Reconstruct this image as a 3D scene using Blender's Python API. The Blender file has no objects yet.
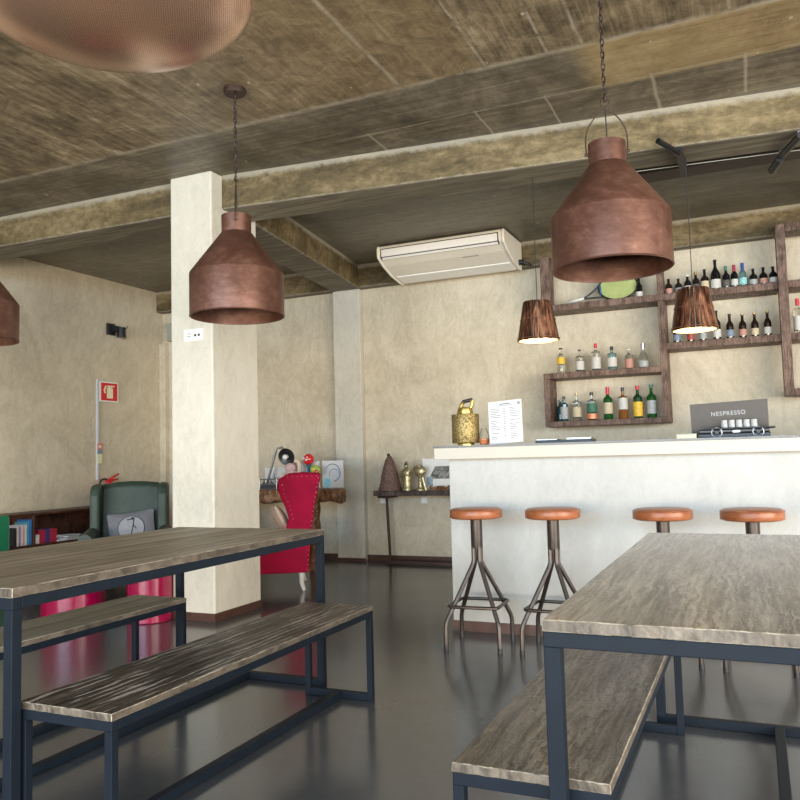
import bpy, bmesh, math, random
from math import sin, cos, pi, radians as R
from mathutils import Vector, Matrix, Euler
S = bpy.context.scene
C = S.collection

# ---------------------------------------------------------------- camera
def make_camera():
    p, r, y = 0.07147624, 0.02656859, 0.42046733
    f = Vector((-sin(y)*cos(p), cos(y)*cos(p), sin(p)))
    rt = Vector((cos(y), sin(y), 0)); d = f.cross(rt)
    right = cos(r)*rt + sin(r)*d; down = -sin(r)*rt + cos(r)*d
    cd = bpy.data.cameras.new('camera'); co = bpy.data.objects.new('camera', cd); C.objects.link(co)
    m = Matrix((right, -down, -f)).transposed().to_4x4(); m.translation = Vector((0, 0, 1.09))
    co.matrix_world = m
    cd.sensor_fit = 'HORIZONTAL'; cd.sensor_width = 36; cd.lens = 36*787.74/800; cd.clip_start = .05
    S.camera = co
make_camera()
# ---------------------------------------------------------------- light
S.view_settings.view_transform = 'Standard'; S.view_settings.look = 'None'
S.view_settings.gamma = 1; S.view_settings.use_curve_mapping = False
S.view_settings.exposure = -0.09
w = bpy.data.worlds.new('world'); S.world = w; w.use_nodes = True
w.node_tree.nodes['Background'].inputs[0].default_value = (.62, .78, 1, 1)
w.node_tree.nodes['Background'].inputs[1].default_value = 1.0
def area(name, loc, target, sx, sy, power, col, spread=180):
    l = bpy.data.lights.new(name, 'AREA'); l.shape = 'RECTANGLE'; l.size = sx; l.size_y = sy
    l.energy = power; l.color = col; l.spread = R(spread)
    o = bpy.data.objects.new(name, l); C.objects.link(o); o.location = loc
    o.rotation_euler = (Vector(target)-Vector(loc)).to_track_quat('-Z', 'Y').to_euler()
    return o
area('daylight_from_the_sky', (-.8, -5.3, 2.4), (-1.2, 4.6, .3), 10.5, 1.6, 450, (.48, .74, 1), 130)
area('daylight_off_the_terrace', (-.8, -5.3, .5), (-1.6, 5.5, 2.4), 10.5, 1.0, 480, (1, .86, .66), 130)
area('daylight_side_doors', (4.9, .6, 1.4), (-4.0, 4.6, 1.5), 6.0, 2.4, 560, (1, .93, .82), 150)
S.cycles.use_denoising = True
S.cycles.max_bounces = 8; S.cycles.diffuse_bounces = 5; S.cycles.glossy_bounces = 4
S.cycles.transmission_bounces = 6; S.cycles.transparent_max_bounces = 8
S.cycles.caustics_reflective = False; S.cycles.caustics_refractive = False
S.cycles.sample_clamp_indirect = 4

# ---------------------------------------------------------------- materials
class N:
    """tiny node-graph helper"""
    def __init__(s, name):
        s.m = bpy.data.materials.new(name); s.m.use_nodes = True
        s.t = s.m.node_tree; s.b = s.t.nodes['Principled BSDF']
    def n(s, typ, **kw):
        k = s.t.nodes.new(typ)
        for a, v in kw.items(): setattr(k, a, v)
        return k
    def lk(s, a, b): s.t.links.new(a, b)
    def coord(s, world=False):
        if world: return s.n('ShaderNodeNewGeometry').outputs['Position']
        return s.n('ShaderNodeTexCoord').outputs['Object']
    def mapping(s, v, scale=(1,1,1), rot=(0,0,0)):
        k = s.n('ShaderNodeMapping'); s.lk(v, k.inputs[0]); k.inputs['Scale'].default_value = scale
        k.inputs['Rotation'].default_value = rot; return k.outputs[0]
    def noise(s, v, scale, detail=6, rough=.6, dist=0):
        k = s.n('ShaderNodeTexNoise'); s.lk(v, k.inputs['Vector']); k.inputs['Scale'].default_value = scale
        k.inputs['Detail'].default_value = detail; k.inputs['Roughness'].default_value = rough
        k.inputs['Distortion'].default_value = dist; return k.outputs['Fac']
    def ramp(s, f, stops):
        k = s.n('ShaderNodeValToRGB'); s.lk(f, k.inputs[0]); e = k.color_ramp.elements
        while len(e) < len(stops): e.new(.5)
        for q, (p, c) in zip(e, stops):
            q.position = p; q.color = (*c, 1) if not isinstance(c, (int, float)) else (c, c, c, 1)
        return k.outputs[0]
    def mix(s, f, a, b, mode='MIX'):
        k = s.n('ShaderNodeMix', data_type='RGBA', blend_type=mode)
        for i, v in ((0, f), (6, a), (7, b)):
            if hasattr(v, 'is_linked'): s.lk(v, k.inputs[i])
            elif isinstance(v, (int, float)): k.inputs[i].default_value = v if i == 0 else (v, v, v, 1)
            else: k.inputs[i].default_value = (*v, 1)
        return k.outputs[2]
    def math(s, op, a, b=0., c=None, clamp=False):
        k = s.n('ShaderNodeMath', operation=op, use_clamp=clamp)
        for i, v in enumerate((a, b) if c is None else (a, b, c)):
            if hasattr(v, 'is_linked'): s.lk(v, k.inputs[i])
            else: k.inputs[i].default_value = v
        return k.outputs[0]
    def bump(s, h, strength=.3, dist=.01):
        k = s.n('ShaderNodeBump'); k.inputs['Strength'].default_value = strength
        k.inputs['Distance'].default_value = dist; s.lk(h, k.inputs['Height']); s.lk(k.outputs[0], s.b.inputs['Normal'])
    def col(s, c):
        if hasattr(c, 'is_linked'): s.lk(c, s.b.inputs['Base Color'])
        else: s.b.inputs['Base Color'].default_value = (*c, 1)
    def rough(s, v):
        if hasattr(v, 'is_linked'): s.lk(v, s.b.inputs['Roughness'])
        else: s.b.inputs['Roughness'].default_value = v

def plain(name, c, rough=.5, metal=0, var=.12, coat=0, scale=14, trans=0, emit=None, es=0, sheen=0, alpha=1):
    k = N(name); v = k.coord()
    f = k.noise(v, scale, 4)
    lo = tuple(max(0, x*(1-var)) for x in c); hi = tuple(min(1, x*(1+var)) for x in c)
    k.col(k.ramp(f, [(.3, lo), (.7, hi)])); k.rough(rough)
    k.b.inputs['Metallic'].default_value = metal; k.b.inputs['Coat Weight'].default_value = coat
    k.b.inputs['Coat Roughness'].default_value = .08
    k.b.inputs['Transmission Weight'].default_value = trans
    k.b.inputs['Sheen Weight'].default_value = sheen
    if trans: k.b.inputs['IOR'].default_value = 1.35
    if emit: k.b.inputs['Emission Color'].default_value = (*emit, 1); k.b.inputs['Emission Strength'].default_value = es
    k.b.inputs['Alpha'].default_value = alpha
    return k.m

def concrete(name, dark, mid, light, scale=1.0, vert=.5, rough=.75, spec=.25, bump=.25, speck=0.0):
    k = N(name); v = k.coord(True)
    a = k.noise(k.mapping(v, (1, 1, vert)), 1.5*scale, 9, .68, 1.4)
    b = k.noise(k.mapping(v, (1.3, 1.3, .7)), 7*scale, 8, .75, 1.6)
    c = k.noise(v, 55*scale, 6, .75)
    s = k.math('ADD', k.math('MULTIPLY', a, .42), k.math('ADD', k.math('MULTIPLY', b, .36), k.math('MULTIPLY', c, .22)))
    colr = k.ramp(s, [(.37, dark), (.5, mid), (.63, light)])
    if speck:
        sp = k.ramp(k.noise(v, 9, 2, .5), [(.74, 0.), (.78, 1.)])
        colr = k.mix(k.math('MULTIPLY', sp, speck), colr, tuple(min(1, x*1.7) for x in light))
    k.col(colr); k.rough(rough); k.b.inputs['Specular IOR Level'].default_value = spec
    k.bump(k.math('ADD', b, k.math('MULTIPLY', c, .5)), bump, .012)
    return k.m

def ceiling_material():
    k = N('board_marked_concrete'); v = k.coord(True)
    sep = k.n('ShaderNodeSeparateXYZ'); k.lk(v, sep.inputs[0]); X, Y, Z = sep.outputs
    wob = k.math('MULTIPLY', k.math('SUBTRACT', k.noise(v, 5, 4), .5), .02)
    Xw = k.math('ADD', X, wob); Yw = k.math('ADD', Y, wob)
    def step(val, edge, soft=.004):   # 1 where val > edge
        return k.math('DIVIDE', k.math('SUBTRACT', val, edge-soft), 2*soft, clamp=True)
    def line(val, at, wd):
        return k.math('SUBTRACT', 1., k.math('DIVIDE', k.math('ABSOLUTE', k.math('SUBTRACT', val, at)), wd), clamp=True)
    big = k.noise(k.mapping(v, (1, .8, 1)), 1.7, 9, .72, .9)
    mot = k.noise(v, 7, 10, .8, .8)
    gy = k.noise(k.mapping(v, (14, .9, 1)), 2.2, 8, .72, .35)     # grain along y
    gx = k.noise(k.mapping(v, (.7, 15, 1)), 2.0, 8, .72, .35)    # grain along x
    zone2 = step(Yw, 3.93)
    back = step(Y, 4.9)
    g = k.mix(zone2, gy, gx)
    s = k.math('ADD', k.math('MULTIPLY', big, .42), k.math('ADD', k.math('MULTIPLY', mot, .28), k.math('MULTIPLY', g, .30)))
    base = k.ramp(s, [(.41, (.05, .038, .023)), (.475, (.15, .115, .068)), (.535, (.27, .212, .13)), (.61, (.48, .40, .27))])
    base2 = k.ramp(s, [(.41, (.06, .05, .036)), (.5, (.15, .125, .088)), (.59, (.29, .25, .175))])
    baseb = k.ramp(s, [(.40, (.085, .077, .06)), (.5, (.165, .148, .113)), (.60, (.27, .243, .19))])
    ochre = k.ramp(s, [(.40, (.19, .13, .06)), (.5, (.33, .24, .12)), (.60, (.46, .36, .2))])
    c = k.mix(zone2, base, base2)
    # golden sheet and pale board to the right
    zr = k.math('MULTIPLY', k.math('MULTIPLY', step(X, -.72, .06), zone2), k.math('SUBTRACT', 1., step(Yw, 4.45)))
    c = k.mix(zr, c, ochre)
    sheet = k.math('MULTIPLY', k.math('MULTIPLY', step(X, -2.3, .5), k.math('SUBTRACT', 1., step(X, -1.22, .01))), k.math('SUBTRACT', 1., zone2))
    c = k.mix(k.math('MULTIPLY', sheet, .55), c, k.ramp(mot, [(.35, (.13, .09, .045)), (.65, (.38, .275, .145))]))
    c = k.mix(back, c, baseb)
    # seams
    front = k.math('SUBTRACT', 1., zone2); fore = k.math('SUBTRACT', 1., back)
    brk = k.ramp(k.noise(v, 6, 4, .7), [(.38, .15), (.55, 1.)])
    m = k.math('MULTIPLY', line(Yw, 3.93, .034), brk)
    for xx, wd in ((-3.0, .008), (-1.7, .02), (-1.2, .012), (-.87, .012), (-.69, .014), (.0, .012)):
        m = k.math('MAXIMUM', m, k.math('MULTIPLY', k.math('MULTIPLY', line(Xw, xx, wd), front), brk))
    for xx, wd in ((-1.0, .01), (-1.43, .01), (-.41, .016), (.065, .014), (-2.15, .012)):
        m = k.math('MAXIMUM', m, k.math('MULTIPLY', k.math('MULTIPLY', line(Xw, xx, wd), k.math('MULTIPLY', zone2, step(Y, 4.4))), fore))
    m = k.math('MAXIMUM', m, k.math('MULTIPLY', k.math('MULTIPLY', line(Yw, 4.42, .014), step(X, -2.3, .1)), k.math('MULTIPLY', fore, brk)))
    c = k.mix(k.math('MULTIPLY', m, .7), c, (.52, .47, .37))
    # plaster dabs
    sp = k.ramp(k.noise(k.mapping(v, (1, .6, 1)), 13, 3, .55), [(.715, 0.), (.735, 1.)])
    c = k.mix(k.math('MULTIPLY', sp, .7), c, (.6, .56, .47))
    # dark joint strokes
    dk = k.ramp(k.noise(k.mapping(v, (1, 1, 1), (0, 0, .5)), 2.6, 8, .75, 2.0), [(.3, 1.), (.42, 0.)])
    c = k.mix(k.math('MULTIPLY', dk, .45), c, (.055, .045, .033))
    k.col(c); k.rough(k.ramp(big, [(.35, .38), (.65, .55)])); k.b.inputs['Specular IOR Level'].default_value = .45
    k.bump(k.math('ADD', mot, k.math('MULTIPLY', g, .6)), .16, .012)
    return k.m

def beam_material():
    k = N('ochre_beam_concrete'); v = k.coord(True)
    sep = k.n('ShaderNodeSeparateXYZ'); k.lk(v, sep.inputs[0]); X, Y, Z = sep.outputs
    nz = k.n('ShaderNodeSeparateXYZ'); geo = k.n('ShaderNodeNewGeometry'); k.lk(geo.outputs['True Normal'], nz.inputs[0])
    side = k.math('SUBTRACT', 1., k.math('ABSOLUTE', nz.outputs[2]), clamp=True)
    s = k.math('ADD', k.math('MULTIPLY', k.noise(k.mapping(v, (.5, 1, 1.6)), 3.2, 8, .66, .6), .6), k.math('MULTIPLY', k.noise(k.mapping(v, (.6, 1, 1)), 24, 6, .75), .4))
    och = k.ramp(s, [(.39, (.06, .042, .016)), (.5, (.13, .094, .04)), (.61, (.25, .19, .098))])
    under = k.ramp(k.noise(k.mapping(v, (.8, 8, 1)), 2.5, 7, .68, .6), [(.36, (.10, .085, .06)), (.5, (.165, .143, .103)), (.66, (.26, .23, .17))])
    c = k.mix(side, under, och)
    edge = k.math('DIVIDE', k.math('SUBTRACT', k.math('ADD', Z, k.math('MULTIPLY', k.noise(v, 14, 4, .7), .07)), 3.135), .03, clamp=True)
    edge2 = k.math('DIVIDE', k.math('SUBTRACT', 2.937, k.math('ADD', Z, k.math('MULTIPLY', k.noise(v, 18, 4, .7), .05))), .012, clamp=True)
    c = k.mix(k.math('MULTIPLY', k.math('MAXIMUM', edge, edge2), k.math('MULTIPLY', side, .6)), c, (.42, .385, .31))
    k.col(c); k.rough(.7); k.bump(s, .4, .02)
    return k.m

def wood_top(name, dark, mid, light, sx, sy, dist, rough=.38, off=0., fine=1.0, scr=.5, scol=None, wsc=14, wd=7, wy=.22, coat=0, bmp=.55):
    k = N(name); v = k.coord()
    mp = k.n('ShaderNodeMapping'); k.lk(v, mp.inputs[0]); mp.inputs['Location'].default_value = (off, off*.7, 0)
    v = mp.outputs[0]
    warp = k.n('ShaderNodeTexNoise'); k.lk(k.mapping(v, (1, .6, 1)), warp.inputs['Vector']); warp.inputs['Scale'].default_value = 3.5; warp.inputs['Detail'].default_value = 3
    vw = k.n('ShaderNodeVectorMath', operation='MULTIPLY_ADD'); k.lk(warp.outputs['Color'], vw.inputs[0])
    vw.inputs[1].default_value = (dist, dist*1.5, 0); k.lk(v, vw.inputs[2]); vv = vw.outputs[0]
    g1 = k.noise(k.mapping(vv, (sx, sy, sx)), 1.0, 9, .72, .5)
    g2 = k.noise(k.mapping(vv, (sx*3.2, sy*2.0, sx)), 1.0, 6, .7, .3)
    big = k.noise(v, 2.2, 3)
    s = k.math('ADD', k.math('MULTIPLY', g1, .45), k.math('ADD', k.math('MULTIPLY', g2, .45*fine), k.math('MULTIPLY', big, .10)))
    m = .275+.225*fine
    wv = k.n('ShaderNodeTexWave', wave_type='BANDS', bands_direction='X'); k.lk(k.mapping(vv, (1, wy, 1)), wv.inputs['Vector'])
    wv.inputs['Scale'].default_value = wsc; wv.inputs['Distortion'].default_value = wd; wv.inputs['Detail'].default_value = 5
    wv.inputs['Detail Scale'].default_value = 2.2; wv.inputs['Detail Roughness'].default_value = .62
    wm = k.math('MULTIPLY', wv.outputs['Fac'], k.ramp(k.noise(k.mapping(v, (6, 2, 1)), 1.5, 4, .6), [(.35, .25), (.6, 1.)]))
    g3 = wm
    base = k.ramp(s, [(m-.075, dark), (m, mid), (m+.075, light)])
    base = k.mix(k.math('MULTIPLY', k.ramp(g2, [(.36, 1.), (.45, 0.)]), .6), base, tuple(x*.6 for x in dark))
    k.col(k.mix(k.math('MULTIPLY', k.ramp(g3, [(.62, 0.), (.86, 1.)]), scr), base, scol or tuple(min(1, x*1.25) for x in light)))
    k.b.inputs['Coat Weight'].default_value = coat; k.b.inputs['Coat Roughness'].default_value = .22
    k.rough(k.ramp(s, [(.35, rough+.12), (.65, rough-.06)])); k.bump(k.math('ADD', k.math('MULTIPLY', g3, .8), k.math('ADD', g1, k.math('MULTIPLY', g2, .9))), bmp, .010)
    return k.m

def copper_material(name, c1, c2, c3, metal=.55, rough=.42):
    k = N(name); v = k.coord()
    s = k.math('ADD', k.math('MULTIPLY', k.noise(v, 5, 6, .6, .6), .6), k.math('MULTIPLY', k.noise(k.mapping(v, (1, 1, 2)), 22, 5, .7), .4))
    k.col(k.ramp(s, [(.35, c1), (.5, c2), (.65, c3)])); k.rough(k.ramp(s, [(.3, rough-.06), (.7, rough+.1)]))
    k.b.inputs['Metallic'].default_value = metal; k.bump(s, .08, .01)
    return k.m

def mesh_copper():
    k = N('woven_copper_mesh'); v = k.coord()
    sep = k.n('ShaderNodeSeparateXYZ'); k.lk(v, sep.inputs[0]); X, Y, Z = sep.outputs
    def wv(a, b):
        t = k.math('ADD', k.math('MULTIPLY', X, a), k.math('MULTIPLY', Y, b))
        return k.math('SINE', k.math('MULTIPLY', t, 1250.))
    h = k.math('MAXIMUM', wv(.8, .6), wv(-.6, .8))
    k.col(k.mix(k.math('MULTIPLY_ADD', h, .5, .5, clamp=True), (.2, .115, .072), (.75, .48, .34)))
    k.b.inputs['Metallic'].default_value = .75; k.rough(.27)
    return k.m

M = {}
M['ceiling'] = ceiling_material()
M['beam'] = beam_material()
M['wall'] = concrete('trowelled_plaster', (.44, .375, .27), (.59, .515, .385), (.72, .645, .505), 1.0, .8, .55, .3, .12)
M['pillar'] = concrete('pale_plaster', (.50, .465, .39), (.62, .58, .49), (.70, .66, .57), 1.2, .35, .55, .3, .1)
M['bar'] = concrete('bar_plaster', (.40, .395, .375), (.46, .458, .435), (.51, .51, .49), 1.0, .8, .5, .35, .06)
M['barlip'] = plain('bar_lip_paint', (.49, .46, .395), .45, var=.04, scale=4)
M['slab'] = plain('dark_stone_slab', (.07, .075, .078), .2)
M['brown_tile'] = plain('brown_skirting', (.075, .035, .025), .35, var=.3)
def floor_material():
    k = N('polished_grey_resin_floor'); v = k.coord(True)
    a = k.noise(v, 1.1, 5, .6, .5); b = k.noise(v, 9, 6, .7)
    s = k.math('ADD', k.math('MULTIPLY', a, .7), k.math('MULTIPLY', b, .3))
    k.col(k.ramp(s, [(.38, (.068, .071, .077)), (.5, (.081, .084, .090)), (.64, (.097, .099, .104))]))
    k.rough(k.ramp(s, [(.35, .15), (.65, .22)])); k.b.inputs['Specular IOR Level'].default_value = .6
    k.bump(a, .02, .02)
    return k.m
M['floor'] = floor_material()
M['steel'] = plain('blue_black_steel', (.009, .014, .022), .5, 0, .1)
M['steel'].node_tree.nodes['Principled BSDF'].inputs['Specular IOR Level'].default_value = .12
M['tableL'] = wood_top('planked_grey_brown_wood', (.12, .09, .06), (.27, .215, .15), (.42, .345, .25), 26, .8, .01, .4, 0, .8, .3, None, 9, 3, .06)
M['tableR'] = wood_top('carved_grey_wood', (.055, .043, .033), (.165, .138, .108), (.33, .29, .24), 30, 2.4, .05, .3, 3, .8, .55, (.46, .42, .365), 11, 9, .3, .8)
M['benchL'] = wood_top('dark_streaked_wood', (.016, .013, .010), (.06, .048, .036), (.15, .125, .095), 34, 2.0, .03, .36, 7, 1.0, 1., (.42, .38, .33), 10, 7, .16)
M['benchR'] = wood_top('swirled_brown_wood', (.045, .034, .025), (.1, .08, .058), (.19, .158, .12), 30, 2.4, .05, .36, 11, .8, .5, (.3, .265, .215), 9, 12, .35, .25)
M['benchLL'] = wood_top('grey_olive_wood', (.085, .072, .05), (.19, .165, .118), (.31, .27, .2), 30, 1.0, .01, .42, 17, .8, .2, None, 9, 3, .06)
M['woodedge'] = wood_top('pale_chipped_wood_edge', (.05, .038, .028), (.09, .071, .053), (.155, .127, .097), 9, 5, .05, .45, 5, 1.0, .2, bmp=.15)
M['wornedge'] = wood_top('worn_pale_edge', (.1, .08, .06), (.26, .22, .175), (.42, .37, .3), 12, 12, .05, .45, 5, 1.0, .3, bmp=.15)  # paler tone for the narrow bevel round table and bench tops
M['lamp'] = copper_material('brown_copper_paint', (.085, .038, .026), (.135, .062, .043), (.215, .11, .08), .5, .4)
M['lampin'] = copper_material('brown_copper_inside', (.085, .038, .026), (.135, .062, .043), (.215, .11, .08), .5, .4)
M['iron'] = plain('dark_rusty_iron', (.06, .035, .027), .5, .6, .3)
M['dome'] = mesh_copper()
M['domerim'] = copper_material('copper_rim', (.24, .12, .075), (.31, .165, .11), (.38, .22, .15), .5, .4)
M['slat'] = wood_top('copper_brown_slats', (.03, .012, .007), (.13, .045, .02), (.42, .19, .09), 30, 30, .02, .32, 2)
def slat_material():
    k = N('dark_and_copper_slats'); v = k.coord()
    g = k.noise(k.mapping(v, (55, 55, 5)), 1, 6, .7); b = k.noise(k.mapping(v, (1, 1, .5)), 9, 4, .6)
    s = k.math('ADD', k.math('MULTIPLY', g, .6), k.math('MULTIPLY', b, .4))
    k.col(k.ramp(s, [(.41, (.02, .009, .006)), (.5, (.10, .037, .02)), (.61, (.40, .19, .11))])); k.rough(.3); k.b.inputs['Metallic'].default_value = .45; k.bump(g, .4, .004)
    return k.m
M['slat'] = slat_material()
M['wire'] = plain('copper_wire', (.45, .25, .15), .35, .8)
M['cream'] = plain('cream_lamp_lining', (.8, .7, .5), .5)
M['bulb'] = plain('lit_bulb', (1, .9, .7), .4, emit=(1, .8, .5), es=9)
M['black'] = plain('black_plastic', (.015, .015, .017), .4)
M['blackmetal'] = plain('black_metal', (.02, .02, .022), .35, .5)
M['ac'] = plain('ivory_plastic', (.82, .77, .66), .4, var=.03)
M['acwhite'] = plain('white_louvre', (.9, .88, .84), .35, var=.02)
M['white'] = plain('white_plastic', (.85, .84, .8), .4, var=.03)
M['shelf'] = wood_top('brown_shelf_wood', (.085, .048, .033), (.15, .088, .063), (.22, .14, .105), 9, 9, .05, .5, 4, 1, .1)
M['mahog'] = wood_top('dark_red_wood', (.03, .01, .006), (.075, .025, .014), (.12, .04, .024), 4, 4, .05, .4, 4)
M['leather'] = copper_material('tan_leather', (.17, .045, .016), (.32, .098, .034), (.42, .155, .065), 0, .36)
M['gun'] = plain('gunmetal_tube', (.06, .047, .04), .36, .6, .25)
M['red'] = plain('red_velvet', (.36, .0012, .036), .75, sheen=0, var=.2, scale=5)
M['red'].node_tree.nodes['Principled BSDF'].inputs['Specular IOR Level'].default_value = .2
M['stud'] = plain('brass_studs', (.75, .5, .4), .3, .8)
M['whitewood'] = plain('white_painted_wood', (.75, .72, .68), .4, var=.06)
M['green'] = copper_material('dark_green_leather', (.018, .036, .026), (.032, .055, .04), (.06, .085, .062), 0, .5)
M['greyfab'] = plain('grey_cotton', (.2, .2, .22), .9, var=.15, scale=60)
M['greylight'] = plain('light_grey_print', (.36, .36, .38), .9)
M['darkprint'] = plain('dark_print', (.05, .05, .06), .9)
M['drum'] = plain('glossy_magenta_lacquer', (.27, .0015, .045), .2, var=.1, coat=.15)
M['liveedge'] = wood_top('burl_brown_timber', (.04, .015, .006), (.2, .085, .03), (.42, .22, .1), 9, 9, .5, .4, 9)
M['darkwood'] = wood_top('dark_shelf_timber', (.02, .012, .01), (.06, .038, .03), (.12, .085, .07), 6, 16, .1, .5, 9)
M['brass'] = copper_material('antique_brass', (.2, .13, .03), (.5, .35, .1), (.72, .54, .2), .85, .3)
M['paper'] = plain('white_paper', (.66, .66, .67), .6, var=.02)
M['ink'] = plain('grey_print', (.12, .12, .14), .7)
M['signred'] = plain('sign_red', (.65, .015, .02), .45, var=.05)
M['cream2'] = plain('glow_cream', (.85, .8, .55), .5, var=.04)
M['greyboard'] = plain('warm_grey_board', (.068, .058, .05), .55, var=.05)
M['conduit'] = plain('pale_grey_pvc', (.55, .57, .6), .45, var=.05)
M['greybox'] = plain('grey_green_box', (.33, .34, .28), .5)
M['beige'] = plain('beige_cloth', (.72, .57, .45), .9, var=.12, scale=9)
M['pink'] = plain('pale_pink_plush', (.62, .42, .42), .95, var=.2, scale=30, sheen=.3)
M['wicker'] = plain('brown_wicker', (.16, .095, .075), .7, var=.6, scale=60)
M['glass'] = plain('clear_glass', (.93, .97, .97), .03, trans=1, var=.01)
M['thinglass'] = plain('thin_clear_glass', (.95, .97, .97), .05, trans=1, var=.01, alpha=.35)
M['orange'] = plain('orange_drink', (.75, .25, .1), .3)
M['duct'] = plain('dark_brown_metal', (.052, .038, .03), .5, .2)
M['greymetal'] = plain('brushed_grey_metal', (.32, .32, .33), .35, .7)

# ---------------------------------------------------------------- mesh helpers
def bm_new(): return bmesh.new()
def box(bm, x0, x1, y0, y1, z0, z1, bev=0, mat=0, mtx=None):
    r = bmesh.ops.create_cube(bm, size=1)
    vs = r['verts']
    for v in vs:
        v.co = Vector(((x0+x1)/2+v.co.x*(x1-x0), (y0+y1)/2+v.co.y*(y1-y0), (z0+z1)/2+v.co.z*(z1-z0)))
    fs = set(f for v in vs for f in v.link_faces)
    for f in fs: f.material_index = mat
    if bev:
        es = list(set(e for v in vs for e in v.link_edges))
        g = bmesh.ops.bevel(bm, geom=es, offset=bev, segments=2, affect='EDGES', profile=.5)
        vs = list(set(v for f in g['faces'] for v in f.verts) | set(v for v in vs if v.is_valid))
    if mtx is not None:
        for v in vs: v.co = mtx @ v.co
    return vs
def lathe(bm, prof, n=24, c=(0, 0, 0), axis=None, squash=1.0):
    rings = []
    for r, z in prof:
        if r < 1e-5: rings.append([bm.verts.new((0, 0, z))])
        else: rings.append([bm.verts.new((r*cos(2*pi*i/n), r*squash*sin(2*pi*i/n), z)) for i in range(n)])
    for a, b in zip(rings, rings[1:]):
        if len(a) == 1 and len(b) == 1: continue
        for i in range(n):
            j = (i+1) % n
            if len(a) == 1: bm.faces.new((a[0], b[j], b[i]))
            elif len(b) == 1: bm.faces.new((a[i], a[j], b[0]))
            else: bm.faces.new((a[i], a[j], b[j], b[i]))
    vs = [v for r in rings for v in r]
    m = Matrix.Translation(c)
    if axis is not None: m = m @ Vector((0, 0, 1)).rotation_difference(Vector(axis)).to_matrix().to_4x4()
    for v in vs: v.co = m @ v.co
    for f in set(f for v in vs for f in v.link_faces): f.smooth = True
    return vs
def cyl(bm, p, q, r, n=14, r2=None):
    p = Vector(p); q = Vector(q); L = (q-p).length; r2 = r if r2 is None else r2
    return lathe(bm, [(0, 0), (r, 0), (r2, L), (0, L)], n, p, (q-p))
def tube(bm, pts, r, n=8, closed=False):
    pts = [Vector(p) for p in pts]; m = len(pts); rings = []
    up = None
    for i, p in enumerate(pts):
        a = pts[(i-1) % m] if (closed or i > 0) else p; b = pts[(i+1) % m] if (closed or i < m-1) else p
        t = (b-a).normalized()
        if up is None: up = t.orthogonal().normalized()
        up = (up - t*up.dot(t)).normalized(); s = t.cross(up)
        rr = r[i] if isinstance(r, (list, tuple)) else r
        rings.append([bm.verts.new(p + up*rr*cos(2*pi*k/n) + s*rr*sin(2*pi*k/n)) for k in range(n)])
    rng = range(m) if closed else range(m-1)
    for i in rng:
        a, b = rings[i], rings[(i+1) % m]
        for k in range(n):
            f = bm.faces.new((a[k], a[(k+1) % n], b[(k+1) % n], b[k])); f.smooth = True
    if not closed:
        bm.faces.new(rings[0][::-1]); bm.faces.new(rings[-1])
def smooth_path(pts, sub=6):
    pts = [Vector(p) for p in pts]; out = []
    for i in range(len(pts)-1):
        p0 = pts[max(i-1, 0)]; p1 = pts[i]; p2 = pts[i+1]; p3 = pts[min(i+2, len(pts)-1)]
        for k in range(sub):
            t = k/sub
            out.append(.5*((2*p1)+(-p0+p2)*t+(2*p0-5*p1+4*p2-p3)*t*t+(-p0+3*p1-3*p2+p3)*t**3))
    return out+[pts[-1]]
def ball(bm, c, r, sc=(1, 1, 1), n=16):
    vs = bmesh.ops.create_uvsphere(bm, u_segments=n, v_segments=max(8, n//2), radius=r)['verts']
    for v in vs: v.co = Vector((v.co.x*sc[0], v.co.y*sc[1], v.co.z*sc[2]))+Vector(c)
    for f in set(f for v in vs for f in v.link_faces): f.smooth = True
    return vs
def prism(bm, poly, y0, y1):   # polygon in xz extruded along y
    a = [bm.verts.new((x, y0, z)) for x, z in poly]; b = [bm.verts.new((x, y1, z)) for x, z in poly]
    n = len(poly); bm.faces.new(a); bm.faces.new(b[::-1])
    for i in range(n): bm.faces.new((a[i], b[i], b[(i+1) % n], a[(i+1) % n]))
    return a+b
def obj(name, bm, m, parent=None, label=None, bevel=0, subd=0):
    bmesh.ops.recalc_face_normals(bm, faces=bm.faces)
    for e in bm.edges:
        if len(e.link_faces) == 2 and e.calc_face_angle(0) > .55: e.smooth = False
    me = bpy.data.meshes.new(name); bm.to_mesh(me); bm.free()
    for q in (m if isinstance(m, (list, tuple)) else [m]): me.materials.append(M[q] if isinstance(q, str) else q)
    o = bpy.data.objects.new(name, me); C.objects.link(o)
    if parent: o.parent = parent
    if label: o['label'] = label
    if bevel:
        b = o.modifiers.new('bevel', 'BEVEL'); b.width = bevel; b.segments = 2; b.limit_method = 'ANGLE'
    if subd:
        b = o.modifiers.new('sub', 'SUBSURF'); b.levels = subd; b.render_levels = subd
    return o
def struct(name, bm, m, bevel=0):
    o = obj(name, bm, m, bevel=bevel); o['kind'] = 'structure'; return o
def tag(o, label, cat, group=None):
    o['label'] = label; o['category'] = cat
    if group: o['group'] = group
    return o
def thing(name, label, cat, loc=(0, 0, 0), rz=0, group=None):
    o = bpy.data.objects.new(name, None); C.objects.link(o); o.location = loc; o.rotation_euler = (0, 0, rz)
    o.empty_display_size = .05
    return tag(o, label, cat, group)
def dup(root, loc, rz=None, label=None, group=None):
    r = root.copy(); C.objects.link(r); r.location = loc
    if rz is not None: r.rotation_euler = (0, 0, rz)
    if label: r['label'] = label
    if group: r['group'] = group
    for ch in list(root.children):
        c = ch.copy(); C.objects.link(c); c.parent = r
        for g in list(ch.children):
            d = g.copy(); C.objects.link(d); d.parent = c
    return r

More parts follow.
